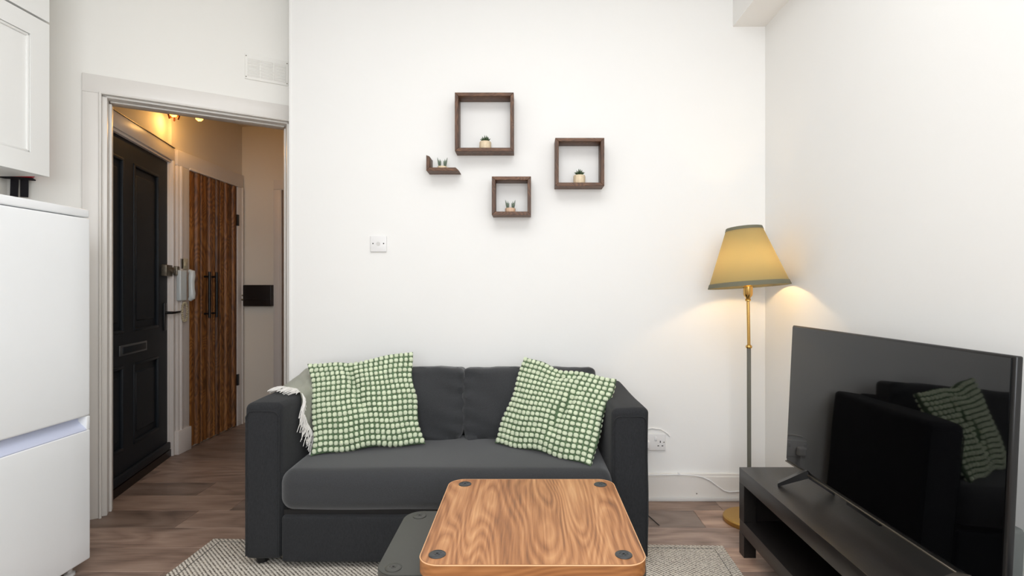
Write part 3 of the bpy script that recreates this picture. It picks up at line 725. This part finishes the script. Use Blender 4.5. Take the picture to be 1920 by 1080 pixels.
# ------------------------------------------------------------------ succulents
def leaf(bm, base, tip, wdt, curve=0.0, n=5):
    base = Vector(base); tip = Vector(tip); mid = (base+tip)/2+Vector((0, 0, curve))
    pts = [base, base.lerp(mid, .5), mid, mid.lerp(tip, .5), tip]
    tube(bm, pts, [wdt*0.7, wdt, wdt*0.9, wdt*0.55, wdt*0.08], n)
def succulent(label, x, z, r, h, lm, pm, kind, yy=2.762):
    s = thing('potted_succulent', label, 'plant', (x, yy, z), 'succulents on the wall shelves')
    b = B(); lathe(b, [(0.0001, 0), (r*0.93, 0), (r, h*0.15), (r, h*0.9), (r*0.9, h), (r*0.82, h), (r*0.8, h*0.85), (0.0001, h*0.85)], (x, yy, z), 48, rib=0.03, ribn=14)
    obj('pot', b, pm, s)
    b = B(); lathe(b, [(0.0001, h*0.93), (r*0.78, h*0.9)], (x, yy, z), 24); obj('soil', b, 'soil', s)
    rnd = random.Random(int(abs(x)*1000)+3)
    if kind == 'rosette':
        specs = [(k*2*math.pi/8+rnd.uniform(-.2, .2), 0.028, 0.018) for k in range(8)]+[(k*2*math.pi/6+.4, 0.017, 0.029) for k in range(6)]+[(k*2.1, 0.006, 0.037) for k in range(3)]
        for a, sp_, up in specs:
            b = B(); leaf(b, (x+0.004*math.cos(a), yy+0.004*math.sin(a), z+h*0.92), (x+sp_*math.cos(a), yy+sp_*math.sin(a), z+h*0.92+up), 0.0048, 0.002)
            obj('leaf', b, lm, s)
    else:
        for cx in (-0.014, 0.014):
            for (dx, dy, up) in ((-0.012, 0, 0.034), (0.010, 0.004, 0.050), (0.0, -0.008, 0.032), (0.004, 0.010, 0.028), (-0.005, 0.004, 0.042)):
                sg = 1 if cx > 0 else -1
                b = B(); leaf(b, (x+cx, yy, z+h*0.85), (x+cx+dx*sg*0.9+sg*0.003, yy+dy, z+h*0.85+up*kind_h), 0.0050, 0)
                obj('leaf', b, lm, s)
    return s
kind_h = 0.95
succulent('dark green rosette succulent in a cream pot in the largest shelf', -0.221, 1.834, 0.030, 0.040, 'leafd', 'pot', 'rosette')
succulent('dark green rosette succulent in a cream pot in the furthest right shelf', 0.266, 1.656, 0.030, 0.044, 'leafd', 'pot', 'rosette')
succulent('grey-green spiky succulents in a low blush pot in the lowest shelf', -0.0915, 1.508, 0.026, 0.022, 'leafg', 'potp', 'spiky')
kind_h = 1.0
gs = succulent('grey-green spiky succulents in a low cream dish on the L-shaped shelf', -0.444, 1.733, 0.024, 0.013, 'leafg', 'pot', 'spiky')

# ------------------------------------------------------------------ floor lamp
LX, LY = 1.058, 2.55
lp = thing('floor_lamp', 'brass and grey floor lamp with an olive cone shade in the corner', 'lamp', (LX, LY, 0))
b = B(); lathe(b, [(0.0001, 0.0), (0.116, 0.0), (0.120, 0.006), (0.119, 0.020), (0.112, 0.026), (0.02, 0.030), (0.012, 0.040), (0.0001, 0.040)], (LX, LY, 0), 56); obj('base', b, 'brassb', lp)
obj('lower_pole', tube(B(), [(LX, LY, 0.035), (LX-0.002, LY, 0.832)], 0.0095, 14), 'lampgrey', lp, 'grey painted lower pole')
b = B(); lathe(b, [(0.009, 0), (0.013, 0.002), (0.015, 0.008), (0.013, 0.014), (0.008, 0.018)], (LX-0.002, LY, 0.828), 20); obj('collar', b, 'brass', lp)
obj('upper_pole', tube(B(), [(LX-0.002, LY, 0.84), (LX-0.006, LY, 1.065)], 0.0075, 14), 'brass', lp)
b = B(); lathe(b, [(0.007, 0), (0.013, 0.004), (0.013, 0.010), (0.010, 0.014), (0.012, 0.020), (0.019, 0.028), (0.0215, 0.036), (0.0215, 0.072), (0.016, 0.078)], (LX-0.006, LY, 1.052), 24); obj('bulb_holder', b, 'brass', lp)
b = B(); lathe(b, [(0.010, 0), (0.014, 0.02), (0.030, 0.055), (0.032, 0.075), (0.022, 0.098), (0.0001, 0.106)], (LX-0.006, LY, 1.125), 24); obj('bulb', b, 'bulb', lp, 'glowing warm bulb')
SM = Matrix.Translation((LX-0.003, LY, 1.124)) @ Matrix.Rotation(math.radians(-3.2), 4, 'Y') @ Matrix.Rotation(math.radians(-3.4), 4, 'X')
R0, R1, SH = 0.184, 0.080, 0.284
b = B(); lathe(b, [(R0+(R1-R0)*k/10, SH*k/10) for k in range(11)], n=72); sh = obj('lamp_shade', b, 'shade', lp, 'olive linen cone shade lit from inside', mtx=SM)
for (ra, rb_, za, zb_) in ((R0, R0+(R1-R0)*0.07, 0, SH*0.07), (R1-(R1-R0)*0.05, R1, SH*0.95, SH)):
    b = B(); lathe(b, [(ra-0.003, za), (ra+0.002, za-0.001), (rb_+0.002, zb_), (rb_-0.003, zb_), (ra-0.003, za)], n=72)
    obj('shade_trim', b, 'shtrim', sh, mtx=SM)
b = B()
for k in range(3):
    a = 2*math.pi*k/3+0.5; tube(b, [(0.016*math.cos(a), 0.016*math.sin(a), 0.02), (0.17*math.cos(a), 0.17*math.sin(a), 0.03)], 0.0015, 6)
obj('shade_spider', b, 'brass', sh, mtx=SM)
point('floor_lamp_light', (LX-0.006, LY, 1.215), 8.5, (1.0, 0.66, 0.32), 0.035)

# ------------------------------------------------------------------ rug
RG = Matrix.Translation((-1.393, 2.362, 0)) @ Matrix.Rotation(math.radians(-1.64), 4, 'Z')
b = B(); t = bmesh.new(); nx, ny = 40, 30
W_, D_ = 2.233, 1.62
for j in range(2):
    pass
box(b, 0, W_, -D_, 0, 0.0005, 0.008, 0.003, 2, mtx=RG)
rug = thing('rug', 'grey-beige flat-woven rug under the sofa and coffee tables', 'rug', (-0.3, 1.5, 0))
obj('rug_field', b, 'rug', rug)
b = B()
for (p, q) in (((0.045, -D_+.03), (0.045, -0.03)), ((W_-0.045, -D_+.03), (W_-0.045, -0.03)), ((0.045, -0.03), (W_-0.045, -0.03))):
    tube(b, [RG @ Vector((p[0], p[1], 0.008)), RG @ Vector((q[0], q[1], 0.008))], 0.0018, 5)
obj('hem_stitch', b, mat('dark_hem', (110, 106, 98), 0.95), rug, 'darker stitched hem line')
for x, y_, a in ((W_-0.03, 0.0, .4),):
    pass

# ------------------------------------------------------------------ sofa
SB = 0.008
sf = thing('sofa', 'charcoal grey two-seat sofa with two back cushions against the white wall', 'sofa', (-0.325, 2.45, SB))
YA = 2.122
def armtop(sgn):
    def fn(p, u, n):
        # tops slump a little and surfaces are gently uneven
        p = p.copy()
        if p.z > 0.5:
            p.z += 0.004*math.sin(p.x*17+p.y*9)
        p.x += 0.002*math.sin(p.z*14+p.y*5)
        return p
    return fn
def arm(x0, x1, zt, label):
    b = B(); rbox(b, x0, x1, YA, 2.775, 0.034, zt, 0.022, puff=(0.006, 0.003, 0.006), m=9, k=4, fn=armtop(1))
    a = obj('arm', b, 'sofa', sf, label)
    # piping seam on the front panel
    b = B(); r_ = 0.03; P = []
    xa, xb = x0+0.008, x1-0.008
    P = [(xa, 0.05), (xa, zt-0.05)]+[(xa+r_-r_*math.cos(math.pi/2*k/5), zt-0.028-r_+r_*math.sin(math.pi/2*k/5)) for k in range(6)]+[(xb-r_+r_*math.sin(math.pi/2*k/5), zt-0.028-r_+r_*math.cos(math.pi/2*k/5)) for k in range(6)]+[(xb, 0.05)]
    tube(b, [(x, YA-0.0015+0.004*(0.0), z) for x, z in P], 0.0022, 6)
    obj('seam', b, 'sofa', a)
arm(-1.130, -0.982, 0.655, None); arm(0.333, 0.482, 0.634, None)
obj('back_frame', rbox(B(), -0.99, 0.345, 2.665, 2.790, 0.05, 0.635, 0.02, m=6, k=3), 'sofa', sf)
obj('base_frame', box(B(), -0.99, 0.34, 2.16, 2.70, 0.06, 0.222, 0.004), 'sofa', sf)
def dent(p, u, n):
    p = p.copy()
    if n.z > 0.2: p.z += 0.004*math.sin(p.x*6+1)*math.cos(p.y*8)
    if n.y < -0.3: p.y += 0.003*math.sin(p.x*11+.5)
    return p
seat = obj('seat_cushion', rbox(B(), -0.990, 0.340, 2.100, 2.66, 0.228, 0.392, 0.055, puff=(0, 0.008, 0.010), m=14, k=6, fn=dent), 'sofac', sf)
obj('storage_drawer', rbox(B(), -0.976, 0.330, 2.108, 2.30, 0.030, 0.214, 0.012, puff=(0, 0.003, 0), m=10, k=3), 'sofa', sf)
obj('drawer_gap', box(B(), -0.975, 0.33, 2.13, 2.3, 0.210, 0.232), 'hole', sf)
def bc(seed):
    rn = random.Random(seed); ph = [rn.uniform(0, 6) for _ in range(6)]
    def fn(p, u, n):
        p = p.copy()
        e = max(0, 1-abs(u[0]))  # distance from side
        k = math.exp(-(1-abs(u[0]))*6)+math.exp(-(1+u[2])*5)
        p.y += 0.010*k*math.sin(u[2]*16+ph[0]+u[0]*9)*(n.y < -0.05)
        p.y += 0.006*math.sin(u[0]*7+u[2]*5+ph[1])*(n.y < -0.05)
        if n.z > 0.3: p.z += 0.0018*math.sin(u[0]*9+ph[2])+0.001*math.sin(u[0]*21+ph[3])
        # lower corners tucked
        if u[2] < -0.6: p.x -= 0.02*u[0]*(-u[2]-0.6)/0.4*(1 if abs(u[0]) > .7 else .4)
        return p
    return fn
for i, (xa, xb, zt) in enumerate(((-0.968, -0.306, 0.738), (-0.314, 0.326, 0.735))):
    yb = 2.515 if i == 0 else 2.522
    Mt = Matrix.Translation((0, yb, 0.39)) @ Matrix.Rotation(math.radians(-6), 4, 'X') @ Matrix.Translation((0, -yb, -0.39))
    b = rbox(B(), xa, xb, yb, yb+0.145, 0.392, zt, 0.028, puff=(0.004, 0.040, 0.004), m=18, k=5, fn=bc(i+4), mtx=Mt)
    bcush = obj('back_cushion', b, 'sofac', sf)
    # edge piping
    pts = []
    for k in range(24):
        u_ = k/23; pts.append((xa+0.03+(xb-xa-0.06)*u_, yb+0.022, zt-0.006+0.004*math.sin(u_*20)))
    b = tube(B(), pts, 0.003, 6); obj('piping', b, 'sofac', bcush, mtx=Mt)
for (x, y_) in ((-1.08, 2.17), (0.43, 2.17), (-1.08, 2.73), (0.43, 2.73)):
    obj('foot', lathe(B(), [(0.0001, 0), (0.022, 0), (0.025, 0.03), (0.0001, 0.03)], (x, y_, SB if y_ < 2.3 else 0), 16), 'black', sf)

# ------------------------------------------------------------------ throw blanket over the left arm
th = thing('throw_blanket', 'sage grey throw with white fringe draped over the left sofa arm', 'blanket', (-1.05, 2.5, 0.66))
prof = [(-1.137, 0.600), (-1.139, 0.640), (-1.128, 0.662), (-1.10, 0.672), (-1.05, 0.676), (-1.005, 0.672), (-0.980, 0.660), (-0.969, 0.640), (-0.964, 0.58), (-0.958, 0.52), (-0.950, 0.46), (-0.94, 0.425), (-0.90, 0.418), (-0.84, 0.414)]
def front_y(s):   # front edge position by param 0..1 along profile
    K = [(0, 2.46), (0.12, 2.40), (0.25, 2.335), (0.34, 2.315), (0.42, 2.285), (0.50, 2.265), (0.62, 2.30), (0.76, 2.36), (1, 2.42)]
    for (a, ya), (c, yc) in zip(K, K[1:]):
        if a <= s <= c: return ya+(yc-ya)*(s-a)/(c-a)
    return K[-1][1]
cum = [0]
for (a, c), (d, e) in zip(prof, prof[1:]): cum.append(cum[-1]+math.hypot(d-a, e-c))
def pp(s):
    L_ = s*cum[-1]
    for k in range(len(prof)-1):
        if cum[k+1] >= L_-1e-9:
            f_ = (L_-cum[k])/(cum[k+1]-cum[k]); return (prof[k][0]+(prof[k+1][0]-prof[k][0])*f_, prof[k][1]+(prof[k+1][1]-prof[k][1])*f_)
    return prof[-1]
t = bmesh.new(); G = []
NS, NT = 60, 24
for i in range(NS+1):
    s_ = i/NS; x, z = pp(s_); yf = front_y(s_); G.append([])
    for j in range(NT+1):
        q = j/NT; yy = yf+(2.77-yf)*q
        wob = 0.004*math.sin(yy*30+s_*7)+0.003*math.sin(s_*30+yy*12)
        nz = max(0.0, min(1.0, (x+1.14)/0.05))*max(0.0, min(1.0, (z-0.56)/0.1))
        G[-1].append(t.verts.new((x+(0.004+wob)*(1-nz)*(1 if x > -1.05 else -1), yy, z+abs(wob)*nz+0.045*min(1, q*1.6)*nz)))
for i in range(NS):
    for j in range(NT): t.faces.new((G[i][j], G[i+1][j], G[i+1][j+1], G[i][j+1]))
r = bmesh.ops.solidify(t, geom=t.faces[:], thickness=0.006)
obj('cloth', t, 'throw', th)
b = B(); rn = random.Random(5)
for k in range(190):
    s_ = 0.10+0.90*k/189; s_ = min(1, max(0.05, s_+rn.uniform(-.008, .008))); x, z = pp(s_); yf = front_y(s_)+0.004; L_ = rn.uniform(0.035, 0.075)
    if x < -0.985 and z > 0.62:       # lies on the arm top, pointing to the front
        P = [(x, yf, z+0.006)]; dx = rn.uniform(-.03, .02)-(0.02 if x < -1.08 else 0)
        for q in (.33, .66, 1): P.append((max(-1.132, x+dx*q+rn.uniform(-.006, .006)), yf-L_*q, z-0.002+0.008*(1-q)+rn.uniform(0, .004)))
    elif z > 0.45:                 # hangs down the inner face
        P = [(x+0.007, yf, z)]; L_ *= 1.25; sw = rn.uniform(-1.1, 0.0)
        for q in (.33, .66, 1): P.append((max(x, -0.966)+0.008+rn.uniform(-.004, .008), yf+sw*L_*q*0.6-0.005*q, z-L_*q*0.9+rn.uniform(-.003, .003)))
    else:
        P = [(x, yf, z+0.004)]; dx = rn.uniform(-.03, .03)
        for q in (.33, .66, 1): P.append((x+dx*q+rn.uniform(-.004, .004), yf-L_*q, max(0.408, z-0.006*q)+rn.uniform(0, .004)))
    tube(b, P, [0.0022, 0.0019, 0.0016, 0.0012], 5)
obj('fringe', b, 'fringe', th, 'white tangled yarn fringe', kind='stuff')

# ------------------------------------------------------------------ throw pillows
def wpt(px, py, Y): return Vector(((px-990)/1000*Y, Y, CH-(py-540)/1000*Y))
def pillow(label, TL, TR, BR, BL, T, nu, nv, crease, seed):
    c0 = (TL+TR+BR+BL)/4
    ax = ((TR-TL)+(BR-BL)).normalized(); up = ((TL-BL)+(TR-BR)).normalized(); nrm = ax.cross(up).normalized()
    if nrm.y > 0: nrm = -nrm
    p = thing('throw_pillow', label, 'pillow', tuple((BL+BR)/2), 'green bobbly throw pillows on the sofa')
    def P(u, v, side):
        uu = u*(1-0.05*(1-v*v)); vv = v*(1-0.055*(1-u*u))
        a, c = (uu+1)/2, (vv+1)/2
        q = (BL*(1-a)+BR*a)*(1-c)+(TL*(1-a)+TR*a)*c
        q = q-up*(0.014*math.exp(-((u+0.18)/0.28)**2)*max(0, v)**2+0.004*math.sin(u*7+seed)*v)+ax*0.005*math.sin(v*6+seed*2)*u
        h = T*max(0, (1-u**2))**0.5*max(0, (1-v**2))**0.5
        h = h*(0.75+0.25*(1-u*u)*(1-v*v))+0.004
        if side > 0: h += crease(u, v)*max(0, (1-u**4))*max(0, (1-v**4))
        return q+nrm*h*side
    t = bmesh.new(); n = 34; GR = {}
    for sd in (1, -1):
        for i in range(n+1):
            for j in range(n+1):
                u = -math.cos(math.pi*i/n); v = -math.cos(math.pi*j/n); GR[(sd, i, j)] = t.verts.new(P(u, v, sd))
        for i in range(n):
            for j in range(n): t.faces.new((GR[(sd, i, j)], GR[(sd, i+1, j)], GR[(sd, i+1, j+1)], GR[(sd, i, j+1)]))
    bmesh.ops.remove_doubles(t, verts=t.verts, dist=0.0005)
    for i in range(n):   # close the rim
        for (a, c, d, e) in (((i, 0), (i+1, 0), 0, 0), ((i, n), (i+1, n), 0, 0), ((0, i), (0, i+1), 0, 0), ((n, i), (n, i+1), 0, 0)):
            try: t.faces.new((GR[(1,)+a], GR[(1,)+c], GR[(-1,)+c], GR[(-1,)+a]))
            except Exception: pass
    obj('cover', t, 'pbase', p)
    rn = random.Random(seed); b = B()
    tmpl = bmesh.new(); bmesh.ops.create_uvsphere(tmpl, u_segments=8, v_segments=5, radius=1)
    tv = [v.co.copy() for v in tmpl.verts]; tf = [[v.index for v in f_.verts] for f_ in tmpl.faces]; tmpl.free()
    tv = [Vector((math.copysign(abs(v.x)**0.75, v.x), math.copysign(abs(v.y)**0.75, v.y), v.z)) for v in tv]
    for sd in (1, -1):
        for i in range(nu):
            for j in range(nv):
                u = -1+2*(i+0.5)/nu; v = -1+2*(j+0.5)/nv
                u += 0.010*math.sin(j*0.9+i*.3+seed); v += 0.012*math.sin(i*0.7+seed)
                u = max(-.985, min(.985, u)); v = max(-.98, min(.98, v))
                e = 0.01; o0 = P(u, v, sd); du = (P(u+e, v, sd)-P(u-e, v, sd))/(2*e); dv = (P(u, v+e, sd)-P(u, v-e, sd))/(2*e)
                nn = du.cross(dv).normalized()
                if nn.dot(nrm)*sd < 0: nn = -nn
                ru = min(du.length/nu, 0.014)*0.90*rn.uniform(.9, 1.06); rv = min(dv.length/nv, 0.015)*0.86*rn.uniform(.9, 1.06)
                du.normalize(); dv = nn.cross(du)
                vs = [b.verts.new(o0+du*(q.x*ru)+dv*(q.y*rv)+nn*(q.z*0.0070+0.002)) for q in tv]
                for f_ in tf: b.faces.new([vs[k] for k in f_])
    obj('tufts', b, 'tuft', p, 'pale green raised bobbles in a grid', kind='stuff')
cr1 = lambda u, v: -0.042*math.exp(-((u+0.22-0.30*(0.6-v)*0.7)/0.10)**2)*(1/(1+math.exp(-(v+0.1)*5)))
cr2 = lambda u, v: -0.032*math.exp(-((u-0.28-0.25*(v))/0.09)**2)*(1/(1+math.exp((abs(v)-0.5)*8)))-0.024*math.exp(-((v-0.72-0.3*(u+0.2))/0.07)**2)*math.exp(-((u-.1)/.4)**2)
pillow('green bobbly pillow leaning on the left arm beside the throw', wpt(579, 682, 2.47), wpt(772, 659, 2.545), wpt(796, 834, 2.42), wpt(584, 856, 2.28), 0.058, 21, 17, cr1, 1)
pillow('green bobbly pillow tilted against the right arm of the sofa', wpt(984, 668, 2.52), wpt(1157, 711, 2.34), wpt(1110, 876, 2.165), wpt(926, 832, 2.44), 0.055, 19, 17, cr2, 2)

# ------------------------------------------------------------------ coffee tables
RT = 0.0085
def screwdisc(x, y_, z, parent, m, r=0.0215):
    b = B(); lathe(b, [(0.0001, 0), (r, 0), (r, 0.0016), (r-0.002, 0.003), (r*0.5, 0.0032), (r*0.46, 0.0022), (r*0.3, 0.0022), (r*0.28, 0.0034), (0.0035, 0.0034), (0.003, 0.001), (0.0001, 0.001)], (x, y_, z), 32)
    d = obj('leg_cap', b, m, parent)
    b = B(); lathe(b, [(0.0001, 0.0012), (0.003, 0.0012), (0.0032, 0.0038), (0.0022, 0.004), (0.0001, 0.0018)], (x, y_, z), 12); obj('screw_hole', b, 'hole', d)
ct = thing('coffee_table', 'square oak-topped coffee table with rounded corners in front of the sofa', 'table', (0.01, 1.57, RT))
b = prism(B(), rrect(-0.270, 0.293, 1.284, 1.862, 0.052, 10), 0.412, 0.450, 0.0025, 2)
top = obj('table_top', b, 'oak', ct)
top.data.materials.append(M['oakedge'])
for p_ in top.data.polygons:
    if abs(p_.normal.z) < 0.3: p_.material_index = 1
# pale line around the top edge
b = B(); P = rrect(-0.2695, 0.2925, 1.2845, 1.8615, 0.052, 10); P.append(P[0]); tube(b, [(x, y_, 0.4485) for x, y_ in P], 0.0016, 6, caps=False)
obj('edge_line', b, mat('pale_edge', (226, 176, 130), 0.5), ct, 'pale edge line around the top')
for (x, y_) in ((-0.227, 1.334), (0.239, 1.332), (-0.214, 1.812), (0.245, 1.808)):
    screwdisc(x, y_, 0.450, ct, 'disc')
    obj('leg', tube(B(), [(x, y_, RT), (x, y_, 0.413)], 0.011, 14), 'black', ct)
bt = thing('side_table', 'lower black side table pushed partly under the oak coffee table', 'table', (-0.05, 1.55, RT))
obj('table_top', prism(B(), rrect(-0.396, 0.312, 1.358, 1.752, 0.055, 10), 0.362, 0.385, 0.002, 2), 'blacktop', bt)
for (x, y_) in ((-0.352, 1.395), (0.262, 1.400), (-0.348, 1.712), (0.262, 1.712)):
    screwdisc(x, y_, 0.385, bt, 'blacktop')
    obj('leg', tube(B(), [(x, y_, RT), (x, y_, 0.363)], 0.011, 14), 'black', bt)

# ------------------------------------------------------------------ media bench
BX0, BX1, BY0, BY1, BZ = 0.893, 1.238, 0.765, 2.255, 0.36
mb = thing('media_bench', 'low black-brown open media bench under the television', 'tv stand', ((BX0+BX1)/2, (BY0+BY1)/2, 0))
obj('bench_top', box(B(), BX0, BX1, BY0, BY1, BZ-0.062, BZ, 0.0015, 2), 'bench', mb)
obj('lower_shelf', box(B(), BX0+0.001, BX1-0.001, BY0+0.001, BY1-0.001, 0.090, 0.145, 0.0015, 2), 'bench', mb)
for (x, y_) in ((BX0, BY1-0.05), (BX1-0.05, BY1-0.05), (BX0, BY0), (BX1-0.05, BY0)):
    b = B(); box(b, x, x+0.05, y_, y_+0.05, 0.144, BZ-0.061, 0.001, 1); box(b, x, x+0.05, y_, y_+0.05, 0, 0.091, 0.001, 1)
    obj('leg', b, 'bench', mb)
for y_ in (BY0+0.018, BY1-0.032): obj('end_panel', box(B(), BX0+0.05, BX1-0.05, y_, y_+0.014, 0.144, BZ-0.061), 'bench', mb)
obj('back_panel', box(B(), BX1-0.012, BX1-0.004, BY0+0.05, BY1-0.05, 0.144, BZ-0.061), 'bench', mb)

# ------------------------------------------------------------------ television
P_bl, P_br = Vector((1.036, 2.146, 0.422)), Vector((1.045, 1.172, 0.422))
ev = (P_br-P_bl); TW = ev.length; ev.normalize()
lean = math.atan2(0.026, 0.545); upv = (Vector((0, 0, 1))*math.cos(lean)+Vector((1, 0, 0))*math.sin(lean)).normalized()
nv = ev.cross(upv).normalized()
if nv.x > 0: nv = -nv
upv = nv.cross(ev).normalized()
if upv.z < 0: upv = -upv
TM = Matrix(((ev.x, -nv.x, upv.x, P_bl.x), (ev.y, -nv.y, upv.y, P_bl.y), (ev.z, -nv.z, upv.z, P_bl.z), (0, 0, 0, 1)))
TH_ = 0.546
tv = thing('television', 'black flat-screen television reflecting the sofa on the media bench', 'television', (1.05, 1.67, BZ))
obj('housing', box(B(), 0, TW, 0.003, 0.020, 0, TH_, 0.004, 3, mtx=TM), 'tvplastic', tv)
obj('screen', box(B(), 0.006, TW-0.010, 0.0, 0.004, 0.012, TH_-0.006, mtx=TM), 'screen', tv, 'glossy black screen', smooth=False)
obj('rear_housing', rbox(B(), 0.12, TW-0.012, 0.018, 0.058, 0.02, 0.16, 0.012, m=3, k=4, mtx=TM), 'tvgrey', tv, 'grey rear housing')
obj('bottom_rim', box(B(), 0.0, TW, -0.0015, 0.006, -0.002, 0.003, 0.001, 1, mtx=TM), 'tvrim', tv, 'thin metallic bottom edge')
obj('sensor_lip', box(B(), 0.40, 0.56, 0.002, 0.014, -0.014, 0.001, 0.002, 2, mtx=TM), 'tvplastic', tv)
for uu in (0.15, TW-0.10):
    base = TM @ Vector((uu, 0.012, 0.004))
    b = B(); t = bmesh.new()
    for (tipx, tipy) in ((-0.090, 0.050), (0.075, -0.04)):
        tip = Vector((base.x+tipx, base.y+tipy, BZ+0.0065))
        d = (tip-base); s_ = Vector((-d.y, d.x, 0)).normalized()*0.019
        vs = []
        for (p_, hh) in ((base, 0.016), (base.lerp(tip, .55), 0.010), (tip, 0.006)):
            vs.append([b.verts.new(p_+s_*a+Vector((0, 0, hh*c))) for a, c in ((-1, -1), (1, -1), (1, 1), (-1, 1))])
        for m1, m2 in zip(vs, vs[1:]):
            for k in range(4): b.faces.new((m1[k], m1[(k+1) % 4], m2[(k+1) % 4], m2[k]))
        b.faces.new(vs[0]); b.faces.new(vs[-1][::-1])
    t.free(); obj('stand_foot', b, 'tvplastic', tv, smooth=False)
